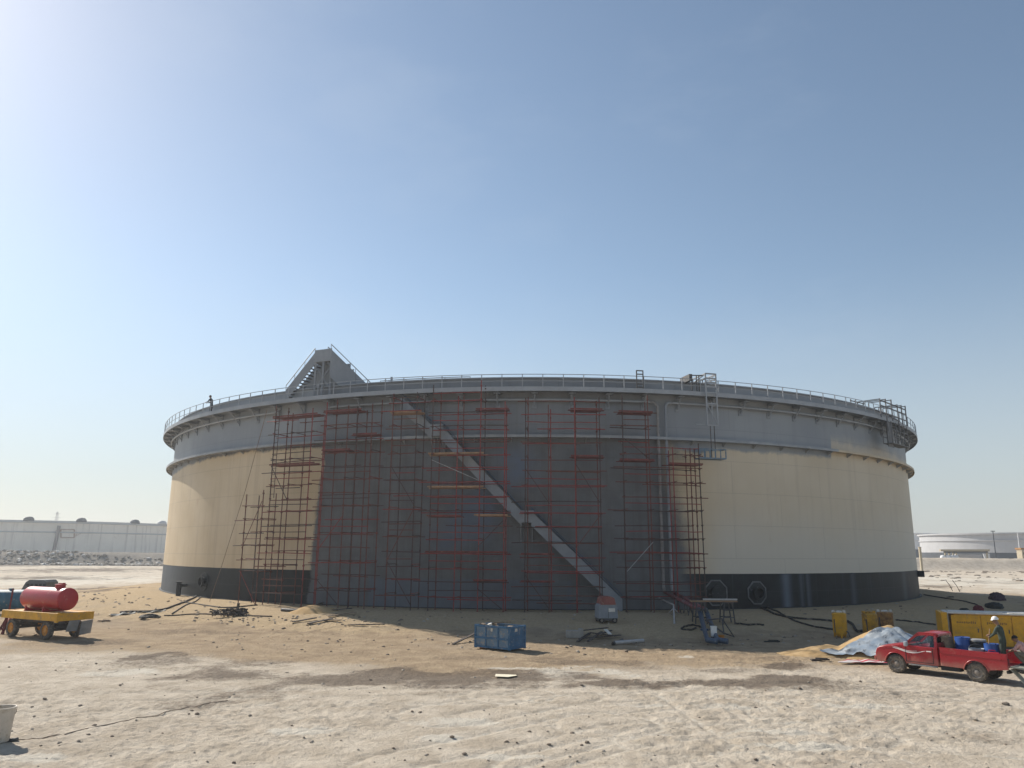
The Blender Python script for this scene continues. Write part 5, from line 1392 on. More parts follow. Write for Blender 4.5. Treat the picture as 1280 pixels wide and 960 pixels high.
for k, s_ in enumerate(sp_):
    a, b = ground_at(*s_[:2]), ground_at(*s_[2:]); m2 = MB(); m2.bar(a + Vector((0, 0, .05 + .06 * k)), b + Vector((0, 0, .07 + .06 * k)), .16, .05)
    tag(m2.build('timber', 'dark_wood', origin=a), 'dark timber thrown on the plank pile in the shade right of the concrete block', 'timber', 'timbers of the dark plank pile')
a, b = ground_at(757, 797), ground_at(763, 800); m2 = MB(); m2.bar(a + Vector((0, 0, .45)), b + Vector((0, 0, .3)), .2, .04); tag(m2.build('timber', 'white_dirty', origin=a), 'short pale board on top of the dark plank pile', 'timber')
for (x0, y0, x1, y1, r, m_, lab) in ((768, 806, 804, 803, .10, 'pale_pipe', 'long pale pipe lying along the shadow edge right of the plank pile'), (766, 807, 778, 802, .08, 'steel_dark', 'short dark pipe crossing the end of the pale pipe')):
    a, b = ground_at(x0, y0), ground_at(x1, y1); m2 = MB(); d = (b - a).normalized()
    m2.tube([a + Vector((0, 0, r)), b + Vector((0, 0, r))], r, 12, cap=False); m2.tube([b + Vector((0, 0, r)), a + Vector((0, 0, r))], r * .85, 12, cap=False); tag(m2.build('steel_pipe', m_, origin=a, smooth=True), lab, 'pipe')

# work bench near the risers, drum, pail, frame
a, b = ground_at(866, 778), ground_at(918, 779)
bc = (a + b) / 2
bn = thing('work_bench', 'high plank bench on trestles standing near the two right manholes', 'bench', bc, math.atan2((b - a).y, (b - a).x))
ln = (b - a).length
m2 = MB()
for k in range(3): m2.box((.05 * k, -.3 + .3 * k, 1.33), (ln + .3, .27, .06))
m2.build('plank_top', 'plank_wood', bn)
for s in (-1, 1):
    m2 = MB(); x = s * (ln / 2 - .45)
    for dx in (-.25, .25):
        for y in (-.4, .4): m2.bar((x + dx * 1.5, y, -.05), (x + dx, y, 1.29), .07, .07, up=(0, 1, 0))
    for z in (.35, .8, 1.26): m2.bar((x - .35, -.4, z), (x + .35, -.4, z), .06, .06); m2.bar((x - .35, .4, z), (x + .35, .4, z), .06, .06); m2.bar((x, -.42, z), (x, .42, z), .06, .06)
    m2.build('trestle', 'steel_dark', bn)
m2 = MB(); m2.tube([(-.7, -.32, 1.39 + .06), (1.5, -.3, 1.45)], .055, 8); m2.build('rail_tube', 'pale_pipe', bn)
p = ground_at(893, 804); t = thing('white_cylinder', 'upright white cylinder on the shadow edge beside the pipe drop legs', 'cylinder', p); m2 = MB(); m2.lathe([(.17, 0), (.17, .84), (.19, .84), (.19, .90), (.15, .90), (.15, .2), (.001, .2)], 20); m2.build('cylinder_wall', 'white_paint', t, smooth=True, autosmooth=40); m2 = MB(); m2.lathe([(.176, .25), (.182, .3), (.176, .35)], 20, cap=False); m2.build('band', 'steel_dark', t)
p = ground_at(901, 803); t = thing('orange_pail', 'orange pail on the ground right of the upright white cylinder', 'pail', p); m2 = MB(); m2.lathe([(.17, 0), (.22, .36), (.23, .37), (.2, .36), (.15, .03), (.001, .03)], 18); m2.build('pail_wall', 'orange_plastic', t, smooth=True, autosmooth=40); m2 = MB(); m2.tube([(.22 * math.cos(a), .02, .36 + .2 * math.sin(a)) for a in [PI * k / 8 for k in range(9)]], .01, 5); m2.build('handle', 'steel_dark', t)
p = ground_at(903, 797); m2 = MB(); q = p + Vector((0, 0, .04)); pts = [q + Vector(v) for v in ((-.9, .2, .9), (.1, .3, 1.0), (.7, .1, 0), (.1, 0, .2), (-.9, .2, .9))]
m2.tube(pts, .05, 6); m2.tube([pts[1], pts[3]], .04, 6); tag(m2.build('bent_stand', 'steel_dark', origin=p), 'bent dark steel frame behind the orange pail', 'frame')

# ------------------------------------------------------------------ hoses, cables and scrap on the ground
def hose(pts, r, mat, name, label, cat, n=6, lift=0.0):
    w = [ground_at(*q) for q in pts]
    fine = []
    for i in range(len(w) - 1):
        for k in range(6):
            t_ = k / 6; p0 = w[max(i - 1, 0)]; p1 = w[i]; p2 = w[i + 1]; p3 = w[min(i + 2, len(w) - 1)]
            q = .5 * ((2 * p1) + (-p0 + p2) * t_ + (2 * p0 - 5 * p1 + 4 * p2 - p3) * t_ ** 2 + (-p0 + 3 * p1 - 3 * p2 + p3) * t_ ** 3); fine.append(q)
    fine.append(w[-1])
    gz_fill(fine)
    fine = [Vector((q.x, q.y, gz(q.x, q.y) + r * .8 + lift)) for q in fine]
    m2 = MB(); m2.tube(fine, r, n); o = m2.build(name, mat, origin=fine[0], smooth=True); return tag(o, label, cat)
hose([(253, 740), (240, 749), (220, 757), (196, 764), (150, 766)], .07, 'dark_wood', 'hose', 'thick dark hose from the left manhole running left to the coil', 'hose')
hose([(256, 741), (246, 751), (232, 757), (215, 768)], .05, 'dark_wood', 'hose', 'thin dark hose below the left manhole, right of the thick one', 'hose')
hose([(228, 753), (262, 758), (285, 760), (322, 757)], .05, 'dark_wood', 'hose', 'dark hose lying across the sand mound left of the scaffolds', 'hose')
hose([(205, 770), (250, 768), (300, 770), (340, 771)], .045, 'dark_wood', 'hose', 'long dark hose passing in front of the scrap heap', 'hose')
hose([(408, 753), (400, 757), (385, 763), (372, 765), (352, 764)], .12, 'steel_dark', 'hose', 'fat dark hose at the foot of the shell left of the boards', 'hose')
hose([(946, 757), (960, 764), (975, 770), (1000, 774), (1030, 776), (1046, 778)], .07, 'rubber', 'hose', 'black hose from the right manhole running to the yellow pot', 'hose')
hose([(952, 757), (972, 765), (988, 774), (1010, 782), (1042, 788)], .06, 'rubber', 'hose', 'second black hose curving below the one to the yellow pot', 'hose')
hose([(1060, 778), (1066, 782), (1071, 790), (1080, 790)], .09, 'rubber', 'hose', 'short black hose linking the yellow pots beside the sand pile', 'hose')
hose([(918, 780), (935, 782), (955, 782)], .06, 'rubber', 'hose', 'black hose lying right of the work bench', 'hose')
hose([(870, 786), (860, 788), (852, 786), (866, 782), (880, 787)], .06, 'rubber', 'hose', 'looped black hose left of the blue drop legs', 'hose')
hose([(1120, 776), (1145, 778), (1170, 782)], .06, 'rubber', 'hose', 'black hose in the shade left of the yellow container', 'hose')
hose([(1155, 744), (1180, 748), (1205, 752), (1222, 757)], .06, 'dark_wood', 'cable', 'dark cable in the shade right of the tank base', 'cable')
hose([(20, 926), (70, 919), (130, 907), (190, 896), (235, 884), (285, 876)], .011, 'rope_tan', 'rope', 'long brown rope trailing over the ground from the cream bucket', 'rope', 5)
hose([(0, 925), (8, 927), (22, 926)], .05, 'steel_dark', 'rod', 'short dark rod lying beside the cream bucket', 'rod')
# coil
p = ground_at(187, 773); m2 = MB(); pts = []
for k in range(90):
    a = 2 * PI * k / 18; rr_ = .72 - .06 * math.sin(k * .7) - .003 * k; pts.append(p + Vector((rr_ * math.cos(a), rr_ * math.sin(a), .07 + .0018 * k + .02 * math.sin(k))))
m2.tube(pts, .05, 6); tag(m2.build('hose_coil', 'rubber', origin=p, smooth=True), 'flat coil of black hose on the ground left of the tank', 'hose coil')
for (px, py, w_, lab) in ((152, 768, 1.7, 'dark flat mat lying left of the black hose coil'), (191, 765, 1.6, 'dark flat mat lying just behind the black hose coil')):
    p = ground_at(px, py); m2 = MB(); n = 9; vs = []
    for i in range(n):
        for j in range(4):
            x = (i / (n - 1) - .5) * w_ * (1 - .15 * (j % 2)); y = (j / 3 - .5) * .9 + .1 * math.sin(i); vs.append((p.x + x, p.y + y, gz(p.x + x, p.y + y) + .05 + .06 * math.sin(i * 1.3 + j)))
    fs = [(i * 4 + j, i * 4 + j + 1, i * 4 + 5 + j, i * 4 + 4 + j) for i in range(n - 1) for j in range(3)]
    N = len(vs); m2.add(vs + [(a, b, c - .03) for a, b, c in vs], fs + [tuple(q + N for q in f) for f in fs]); tag(m2.build('mat', 'black_tarp', origin=p), lab, 'mat')
# scrap heap of bent rods in front of the left scaffold
p = ground_at(287, 770); m2 = MB(); rn = random.Random(9)
for k in range(34):
    a = rn.uniform(0, PI); c = p + Vector((rn.uniform(-1.0, .9), rn.uniform(-.5, .5), rn.uniform(.05, .35))); d = Vector((math.cos(a), .5 * math.sin(a), rn.uniform(-.25, .35))) * rn.uniform(.3, .7)
    m2.tube([c - d, c + Vector((0, 0, rn.uniform(0, .18))), c + d], rn.choice([.035, .05, .06]), 5)
for k in range(4):
    c = p + Vector((rn.uniform(-.6, 1.0), 0, .3)); m2.tube([c + Vector((.3 * math.cos(a), .1, .22 * math.sin(a))) for a in [2 * PI * q / 12 for q in range(13)]], .035, 5)
m2.tube([p + Vector((.5, 0, .2)), p + Vector((.55, 0, .85))], .09, 6)
tag(m2.build('scrap_heap', 'dark_wood', origin=p), 'tangled heap of dark bent scrap rods in front of the left scaffold', 'scrap heap')
# boards in front of the shell
for k, (x0, y0, x1, y1, w_, m_) in enumerate(((366, 779, 395, 775, .22, 'dark_wood'), (385, 781, 415, 776, .25, 'dark_wood'), (410, 772, 445, 768, .2, 'old_wood'), (395, 766, 440, 763, .16, 'dark_wood'), (405, 776, 425, 778, .3, 'old_wood'), (435, 783, 480, 783, .14, 'dark_wood'))):
    lab = ['dark board nearest the left end of the board pile below the scaffolds', 'dark board lying next right in the board pile below the scaffolds', 'weathered board sticking out right from the board pile', 'dark board on the mound just behind the board pile', 'short wide weathered board in the middle of the board pile', 'thin dark board on the shadow edge right of the board pile'][k]
    a, b = ground_at(x0, y0), ground_at(x1, y1); m2 = MB(); m2.bar(a + Vector((0, 0, .08)), b + Vector((0, 0, .14)), w_, .06); tag(m2.build('board', m_, origin=a), lab, 'board', 'boards lying in front of the shell')
p = ground_at(392, 764); m2 = MB()
n = 14; vs = []
for i in range(n):
    for j in range(n):
        x = (i / (n - 1) - .5) * 3.6; y = (j / (n - 1) - .5) * 2.4; rr_ = math.hypot(x / 1.8, y / 1.2); h = .48 * max(0, 1 - rr_ ** 1.5) - .03
        h += .10 * (vnoise(np.array([x * 2]), np.array([y * 2]), 3)[0] - .5) * (rr_ < 1)
        vs.append((p.x + x, p.y + y, gz(p.x + x, p.y + y) + h))
m2.add(vs, [(i * n + j, i * n + j + 1, (i + 1) * n + j + 1, (i + 1) * n + j) for i in range(n - 1) for j in range(n - 1)])
tag(m2.build('sand_mound', 'sand', origin=p, smooth=True), 'low pale sand mound beside the boards below the scaffolds', 'sand mound')
# odd pieces on the sand
for (px, py, l_, m_, lab) in ((1188 - 0, 747, .7, 'dark_wood', 'dark board in the shade right of the tank base'), (1025, 826, .9, 'dark_wood', 'short dark board left of the red and white sack'), (965, 803, .9, 'black_tarp', 'flat dark scrap on the shadow edge right of the bench'), (130, 777, .8, 'old_wood', 'weathered stick on the sand right of the bowser'), (1090, 745, .6, 'dark_wood', 'small dark board against the tank base at right')):
    p = ground_at(px, py); m2 = MB(); m2.box(p + Vector((0, 0, .05)), (l_, .16, .07), rotz(.15), .01); m2.box(p + Vector((.1, .05, .1)), (l_ * .6, .1, .05), rotz(-.35), .01); tag(m2.build('scrap_board', m_, origin=p), lab, 'board')

# cream bucket in the left foreground
p = ground_at(-3, 927); bk = thing('bucket', 'dusty cream bucket cut off by the left edge in the foreground', 'bucket', p, .4)
m2 = MB(); m2.lathe([(.24, 0), (.255, .03), (.31, .78), (.33, .79), (.33, .83), (.30, .83), (.24, .05), (.001, .05)], 28); m2.build('bucket_wall', 'bucket_cream', bk, smooth=True, autosmooth=40)
m2 = MB(); m2.tube([(.325 * math.cos(a), .325 * math.sin(a) * .9, .76 - .30 * math.sin(a)) for a in [PI * k / 12 for k in range(13)]], .008, 5); m2.build('handle', 'steel_dark', bk)

# ------------------------------------------------------------------ blasting pots, sand pile, sheet
def pot(px, py, r, h, mat, label, white):
    p = ground_at(px, py); t = thing('blasting_pot', label, 'blasting pot', p, random.uniform(-.3, .3), 'blasting pots behind the sand pile')
    m2 = MB(); m2.lathe([(.10, .04), (r * .6, .08), (r * .92, .22), (r, .36), (r, h - .12), (r * 1.03, h - .12), (r * 1.03, h - .06), (r * .85, h), (r * .3, h + .02), (.001, h + .02)], 26); m2.build('vessel', mat, t, smooth=True, autosmooth=40)
    for k in range(3):
        a = 2 * PI * k / 3 + .4; m2 = MB(); m2.bar((r * .85 * math.cos(a), r * .85 * math.sin(a), -.03), (r * .9 * math.cos(a), r * .9 * math.sin(a), .55), .09, .06, up=(0, 1, 0)); m2.build('leg', mat, t)
    m2 = MB(); m2.lathe([(r * .45, h), (r * .5, h + .07), (r * .2, h + .12), (.001, h + .12)], 16); m2.box((r * .75, 0, h + .06), (.16, .12, .16), None, .03); m2.box((-r * .8, .05, h + .06), (.14, .2, .14), None, .03); m2.build('lid', white, t)
    m2 = MB(); m2.tube([(r * .7, -r * .72, .40), (r * .9, -r * .9, .3), (r * 1.0, -r * 1.0, .08)], .04, 7); m2.tube([(-r * .9, -r * .5, h * .75), (-r * .9, -r * .55, .3)], .03, 6); m2.build('valve_pipe', 'steel_dark', t)
pot(1051, 797, .40, 1.42, 'yellow_paint', 'yellow pot with white lid, standing alone left of the sand pile peak', 'white_dirty')
pot(1089, 795, .44, 1.32, 'yellow_dirty', 'yellow pot half hidden behind the sand pile, beside a rusty one', 'yellow_dirty')
pot(1108, 790, .46, 1.20, 'rust_yellow', 'rusty pot with whitish rim right behind the sand pile peak', 'white_dirty')
PC = Vector((18.7, 39.6, 0))
PEAK_H = 1.62
def pile_h(x, y):
    u = x - PC.x; v = y - PC.y
    # ridge trailing off to the left
    r = math.hypot(u / (2.45 if u > 0 else 3.1), v / 2.35)
    h = PEAK_H * max(0, 1 - r) ** .92 if r < 1 else 0
    r2 = math.hypot((u + 2.9) / 2.6, (v - .6) / 1.5); h = max(h, .5 * max(0, 1 - r2))
    r = r + 0
    return h - .10 * math.exp(-(math.hypot(u, v) / .5) ** 2) + .09 * float(vnoise(np.array([x * 1.6]), np.array([y * 1.6]), 6)[0] - .5) * min(1, h * 3)
n = 64; vs = []
gz_fill([(PC.x - 6.2 + 9.4 * i / (n - 1), PC.y - 3.2 + 6.4 * j / (n - 1)) for i in range(n) for j in range(n)])
for i in range(n):
    for j in range(n):
        x = PC.x - 6.2 + 9.4 * i / (n - 1); y = PC.y - 3.2 + 6.4 * j / (n - 1); h = pile_h(x, y); vs.append((x, y, gz(x, y) + h - (.06 if h < .02 else 0)))
m2 = MB(); m2.add(vs, [(i * n + j, i * n + j + 1, (i + 1) * n + j + 1, (i + 1) * n + j) for i in range(n - 1) for j in range(n - 1)])
tag(m2.build('sand_pile', 'sand', origin=(PC.x, PC.y, gz(PC.x, PC.y)), smooth=True), 'yellow sand pile partly covered with a silver sheet', 'sand pile')
nu, nv = 46, 26; vs = []
cA, cB = at(1024, 822, 0), at(1150, 828, 0)
for i in range(nu):
    for j in range(nv):
        u = i / (nu - 1); v = j / (nv - 1)
        b0 = Vector((15.0, 39.2, 0)).lerp(Vector((20.3, 37.6, 0)), u); b0.y -= .85 * math.sin(PI * u); t0 = Vector((15.2, 39.35, 0)).lerp(Vector((20.9, 38.9, 0)), u)
        t0 = t0 + (PC + Vector((.25, -.55, 0)) - t0) * (.62 * math.exp(-((u - .62) / .30) ** 2))
        q = b0.lerp(t0, v); q.x += .10 * math.sin(9 * v + 5 * u); q.y += .10 * math.sin(11 * u + 3 * v)
        cr = .22 * abs(vnoise(np.array([q.x * 2.6 + q.y]), np.array([q.y * 1.6]), 14)[0] - .5) * 2 + .05 * vnoise(np.array([q.x * 7]), np.array([q.y * 6]), 15)[0]
        vs.append((q.x, q.y, gz(q.x, q.y) + max(0, pile_h(q.x, q.y)) + .035 + cr))
fs = [(i * nv + j, i * nv + j + 1, (i + 1) * nv + j + 1, (i + 1) * nv + j) for i in range(nu - 1) for j in range(nv - 1)]
m2 = MB(); N = len(vs); m2.add(vs + [(a, b, c - .012) for a, b, c in vs], fs + [tuple(q + N for q in f) for f in fs])
tag(m2.build('plastic_sheet', 'silver_sheet', origin=(18, 37.6, .2), smooth=True), 'crumpled silver blue plastic sheet spread over the sand pile', 'plastic sheet')
vs = []; nu, nv = 24, 8; a = at(1050, 830, 0); b = at(1108, 831, 0); dn = Vector((-.25, -1, 0)).normalized()
for i in range(nu):
    for j in range(nv):
        u, v = i / (nu - 1), j / (nv - 1); q = a.lerp(b, u) - dn * (.9 - 1.0 * v) * (.25 + .75 * min(1, u * 1.6)); q.x += .1 * math.sin(8 * v + 6 * u)
        vs.append((q.x, q.y, gz(q.x, q.y) + max(0, pile_h(q.x, q.y)) + .08 + .12 * vnoise(np.array([q.x * 3.3]), np.array([q.y * 4]), 19)[0] * (1 - .6 * abs(2 * v - 1))))
fs = [(i * nv + j, i * nv + j + 1, (i + 1) * nv + j + 1, (i + 1) * nv + j) for i in range(nu - 1) for j in range(nv - 1)]; N = len(vs)
m2 = MB(); m2.add(vs + [(x, y, z - .02) for x, y, z in vs], fs + [tuple(q + N for q in f) for f in fs])
tag(m2.build('sack', 'sack_red_white', origin=tuple(a), smooth=True), 'crumpled red and white sack at the foot of the sand pile', 'sack')

# ------------------------------------------------------------------ yellow container, far-right things
c0 = Vector((23.35, 43.4, 0)); ang_c = math.atan2(-2.6, 5.0) * .75
cn_z = gz(c0.x + 2.5, c0.y - 1)
cn = thing('compressor_container', 'long yellow skid mounted container with doors behind the red pickup', 'container', (c0.x, c0.y, cn_z), ang_c)
Lc, Wc, Hc = 6.0, 1.9, 1.72
m2 = MB(); m2.box((Lc / 2 + .3, Wc / 2, Hc / 2 + .12), (Lc - .62, Wc - .1, Hc - .1)); m2.build('housing', 'yellow_dirty', cn)
m2 = MB()
m2.box((.14, .02, Hc / 2 + .12), (.28, .14, Hc)); m2.box((.14, Wc, Hc / 2 + .12), (.28, .14, Hc)); m2.box((.1, Wc / 2, Hc / 2 + .12), (.2, Wc - .2, Hc - .02)); m2.build('end_wall', 'yellow_paint', cn); m2 = MB(); m2.box((Lc - .1, Wc / 2, Hc / 2 + .12), (.2, Wc, Hc)); m2.build('end_wall', 'yellow_paint', cn)
m2 = MB(); m2.box((Lc / 2 + .2, Wc / 2, Hc + .10), (Lc - .1, Wc + .08, .07), None, .02)
for k in range(4): m2.box((1.0 + 1.35 * k, Wc / 2 - .25, Hc + .15), (1.1, Wc - .6, .05), rotz(.02 * k), .01)
m2.build('roof', 'white_dirty', cn)
m2 = MB(); m2.box((Lc / 2, .15, .10), (Lc, .16, .2)); m2.box((Lc / 2, Wc - .15, .10), (Lc, .16, .2)); m2.build('skid_beam', 'steel_dark', cn)
for k in range(3):
    x0 = .45 + 1.42 * k
    m2 = MB(); m2.box((x0 + .69, .035, Hc / 2 + .1), (1.36, .05, Hc - .22), None, .015); dr_ = m2.build('door', 'yellow_paint', cn)
    m2 = MB(); m2.box((x0 + 1.24, .0, .95), (.05, .03, .2), None, .008); m2.build('handle', 'steel_dark', dr_)
    if k < 2:
        m2 = MB(); rn = random.Random(k)
        x = x0 + .25
        for q in range(11): m2.box((x + .035, .0085, Hc - .38 + rn.uniform(-.012, .012)), (.05, .004, rn.uniform(.06, .12))); x += .085
        m2.build('faded_lettering', 'text_grey', dr_)
m2 = MB(); m2.box((Lc - .75, .02, Hc / 2 + .1), (1.15, .03, Hc - .3)); m2.build('open_bay', 'rust_yellow', cn)
# trailer wheel and arm at the right edge
p = at(1281, 838, .1); p.z = gz(p.x, p.y); 
sw = thing('towed_cart', 'dark cart with a curved mudguard at the right edge behind the pickup', 'cart', p, TRK_RZ)
wheel(sw, 0, .25, .38, .38, .2, 'rubber', 'white_dirty', 1)
m2 = MB(); m2.tube([(.48 * math.cos(a), .25, .40 + .48 * math.sin(a)) for a in [.1 + 2.6 * k / 12 for k in range(13)]], .07, 8); m2.build('mudguard', 'grey_plate', sw)
m2 = MB(); m2.box((-.6, -.3, .75), (1.6, .9, .5), None, .05); m2.bar((.2, -.2, .5), (1.0, -.2, .45), .09, .09); m2.build('cart_body', 'black_plastic', sw)
def bundle(px, py, w_, h_, mat, label):
    p = ground_at(px, py); m2 = MB(); vs = []; n1, n2 = 18, 9; rn = random.Random(int(px))
    for j in range(n2):
        for i in range(n1):
            a = 2 * PI * i / n1; t_ = j / (n2 - 1); r_ = math.cos(t_ * PI / 2) ** .7 * (1 + .18 * math.sin(3 * a + px) + .1 * rn.uniform(-1, 1)); vs.append((p.x + w_ * r_ * math.cos(a), p.y + w_ * .7 * r_ * math.sin(a), p.z + h_ * math.sin(t_ * PI / 2) * (1 + .1 * rn.uniform(-1, 1)) - .04))
    m2.add(vs, [(j * n1 + i, j * n1 + (i + 1) % n1, (j + 1) * n1 + (i + 1) % n1, (j + 1) * n1 + i) for j in range(n2 - 1) for i in range(n1)] + [tuple(range((n2 - 1) * n1, n2 * n1))])
    return tag(m2.build('tarpaulin_bundle', mat, origin=p), label, 'bundle')
bundle(1246, 750, .75, .75, 'purple_tarp', 'dark purple bundle, farther of the heaps beyond the yellow container'); bundle(1244, 760, .75, .5, 'black_tarp', 'flat black heap just in front of the dark purple bundle'); bundle(1223, 763, .4, .45, 'maroon_tarp', 'small maroon heap left of the black heap'); bundle(1206, 763, .4, .22, 'black_tarp', 'low black scrap left of the small maroon heap')
# pair of thin bent rods on the lit ground
for k, (x, y, x2, y2) in enumerate(((1187, 724, 1191, 739), (1195, 724, 1200, 740))):
    a, b = ground_at(x2, y2), ground_at(x2 - 1, y2 - 1); m2 = MB(); h = Vector((-.5, .6, 1.5)); m2.tube([a, a + h * .5 + Vector((.06, 0, .05)), a + h], .04, 5); tag(m2.build('bent_rod', 'dark_wood', origin=a), ['thin bent rod standing left of its twin on lit ground right of the tank', 'thin bent rod standing right of its twin on lit ground right of the tank'][k], 'rod')

# ------------------------------------------------------------------ distance: left tank
Yl = 330.0; lc = Vector((ray(45, 690)[0] * Yl - 0, Yl + 30, 0)); Rl = 62.0
lc = Vector((-.61 * 380, 400, 0)); Rl = 75.0
lt = thing('distant_tank', 'long pale weathered tank on the left horizon with rust stains', 'storage tank', (lc.x, lc.y, 0))
toC = Vector((-lc.x, -lc.y, 0)).normalized(); fd = (lc.length - Rl)
dz_top = ray(100, 651)[1] * fd / math.sqrt(1 + 0) ; 
topz = CAMH + ray(100, 651)[1] * (fd * (lc.y / lc.length))
def far_ring(mb, R_, z0, z1, n=160):
    mb.lathe([(R_, z0), (R_, z1)], n, cap=False)
m2 = MB(); m2.lathe([(Rl, -1), (Rl, topz), (Rl - .3, topz), (Rl - .3, topz - 1), (.01, topz - 1)], 200, cap=False); m2.build('shell', 'far_tank_coat', lt, smooth=True, autosmooth=30)
m2 = MB(); m2.lathe([(Rl + .05, topz - 1.1), (Rl + 1.0, topz - 1.0), (Rl + 1.0, topz - .1), (Rl + .05, topz - .1)], 200, cap=False); m2.build('walkway', 'far_grey', lt); m2 = MB(); m2.lathe([(Rl + .05, topz - 5.2), (Rl + .6, topz - 5.0), (Rl + .6, topz - 4.7), (Rl + .05, topz - 4.6)], 200, cap=False); m2.build('wind_girder', 'far_grey', lt)
def far_pt(px, py, R_, c):
    dx, dz = ray(px, py); a = dx * dx + 1; b = -2 * (dx * c.x + c.y); cc = c.x ** 2 + c.y ** 2 - R_ * R_; D = max(b * b - 4 * a * cc, 0); t_ = (-b - math.sqrt(D)) / (2 * a)
    return Vector((dx * t_, t_, CAMH + dz * t_))
for px in (36, 102, 169, 203):
    q = far_pt(px, 650, Rl + .4, lc); m2 = MB(); m2.lathe([(2.1, -.4), (2.0, .5), (1.3, 1.3), (.001, 1.5)], 16, org=(q.x - lc.x, q.y - lc.y, topz)); m2.build('foam_box', 'far_dark' if px < 200 else 'far_grey', lt, smooth=True)
m2 = MB(); a = far_pt(74, 657, Rl + .8, lc); b = far_pt(67, 690, Rl + .8, lc); a2 = a - lc; b2_ = b - lc
m2.bar(a2, b2_, .8, 1.1); m2.build('stairway', 'far_stair', lt)
m2 = MB(); q0 = far_pt(76, 662, Rl + .15, lc) - lc; q1 = far_pt(93, 662, Rl + .15, lc) - lc; q2 = far_pt(93, 672, Rl + .15, lc) - lc; q3 = far_pt(76, 672, Rl + .15, lc) - lc
M('rust_far', (.38, .27, .21), .8, var=.25, scale=.4)
for s0, s1 in ((q0, q1), (q1, q2), (q2, q3), (q3, q0)): m2.bar(s0, s1, .45, .45)
m2.build('rust_frame', 'rust_far', lt)
# lattice mast behind it
q = atY(70, 655, 620); m2 = MB()
zt_ = atY(70, 640, 620).z
for sx, sy in ((-1, -1), (1, -1), (1, 1), (-1, 1)): m2.bar((q.x + sx * 2.2, q.y + sy * 2.2, 0), (q.x + sx * .4, q.y + sy * .4, zt_), .2, .2)
for k in range(7): z = zt_ * (k + .5) / 7; w_ = 2.2 - 1.7 * z / zt_; m2.bar((q.x - w_, q.y - w_, z), (q.x + w_, q.y - w_, z + 3), .12, .12)
for z, w_ in ((zt_ - 1.5, 3), (zt_ - 4.5, 3.6)): m2.bar((q.x - w_, q.y, z), (q.x + w_, q.y, z), .18, .18)
tag(m2.build('lattice_mast', 'far_grey', origin=(q.x, q.y, 0)), 'thin lattice power mast rising behind the pale left tank', 'mast')

# distance: right-hand tanks, pipe rack, lamp posts
def far_tank(pxl, pxr, ytop, yb, Y, label, shellm, bandfrac, wb):
    l = ray(pxl, 680)[0]; r = ray(pxr, 680)[0]; cx = (l + r) / 2 * Y; R_ = (r - l) / 2 * Y * .93
    t = thing('distant_tank', label, 'storage tank', (cx, Y + R_ * .2, 0)); tz_ = CAMH + ray((pxl + pxr) / 2, ytop)[1] * (Y - R_ * .8); 
    m2 = MB(); m2.lathe([(R_, tz_ * bandfrac), (R_, tz_), (R_ - .3, tz_), (R_ - .3, tz_ - .6), (.01, tz_ - .5)], 120, cap=False); m2.build('shell', shellm, t, smooth=True, autosmooth=30)
    m2 = MB(); m2.lathe([(R_ + .02, -1), (R_ + .02, tz_ * bandfrac)], 120, cap=False); m2.build('base_band', 'far_dark', t, smooth=True)
    m2 = MB(); m2.lathe([(R_ + .05, tz_ - .9), (R_ + .9, tz_ - .8), (R_ + .9, tz_ - .05), (R_ + .05, tz_ - .05)], 120, cap=False); m2.build('walkway', wb, t)
    m2 = MB(); m2.lathe([(R_ + .05, tz_ * .74), (R_ + .5, tz_ * .75), (R_ + .5, tz_ * .78), (R_ + .05, tz_ * .78)], 120, cap=False); m2.build('wind_girder', wb, t)
    return t
far_tank(1060, 1180, 666, 690, 600, 'bright white distant tank with ringed walkways just right of the big tank', 'far_white', .42, 'far_white')
far_tank(1168, 1420, 665, 690, 420, 'wide pale grey distant tank with dark base band at the right edge', 'far_grey', .38, 'far_grey')
Yr = 268.0
rk = thing('pipe_rack', 'low pipe rack with pale beam on posts beyond the right earth bank', 'pipe rack', (ray(1208, 690)[0] * Yr, Yr, 0))
def W(px, py, Y=Yr): q = atY(px, py, Y); return q - Vector(rk.location)
m2 = MB(); m2.bar(W(1175, 688), W(1236, 688), 1.0, .7); m2.build('beam', 'far_tan', rk)
m2 = MB(); m2.bar(W(1180, 690), W(1234, 690), .8, .4); m2.build('pipe', 'far_dark', rk)
for px in (1181, 1186, 1191, 1195, 1233): m2 = MB(); q = W(px, 689); m2.bar(Vector((q.x, q.y, 0)), q, .4, .4, up=(0, 1, 0)); m2.build('post', 'far_tan', rk)
for px in (1179, 1185, 1191, 1195): m2 = MB(); q = W(px, 697.5); m2.lathe([(.001, -.9), (.8, -.5), (1.0, .1), (.75, .8), (.001, 1.0)], 16, None, q); m2.build('valve_cover', 'far_white', rk, smooth=True)
m2 = MB(); a, b = W(1229, 692), W(1237, 692); m2.add([a, b, W(1238, 701), W(1232, 701), a + Vector((0, .3, 0)), b + Vector((0, .3, 0)), W(1238, 701) + Vector((0, .3, 0)), W(1232, 701) + Vector((0, .3, 0))], [(0, 1, 2, 3), (4, 5, 6, 7), (0, 1, 5, 4), (1, 2, 6, 5), (2, 3, 7, 6), (3, 0, 4, 7)]); m2.build('white_board', 'far_white', rk)
m2 = MB(); a, b = W(1197, 693, 272), W(1228, 699, 272); m2.add([(a.x, a.y, -1), (b.x, b.y, -1), (b.x, b.y, a.z), (a.x, a.y, a.z), (a.x, a.y + 3, -1), (b.x, b.y + 3, -1), (b.x, b.y + 3, a.z), (a.x, a.y + 3, a.z)], [(0, 1, 2, 3), (4, 5, 6, 7), (0, 1, 5, 4), (1, 2, 6, 5), (2, 3, 7, 6), (3, 0, 4, 7)]); m2.build('grey_cabin', 'far_grey', rk)
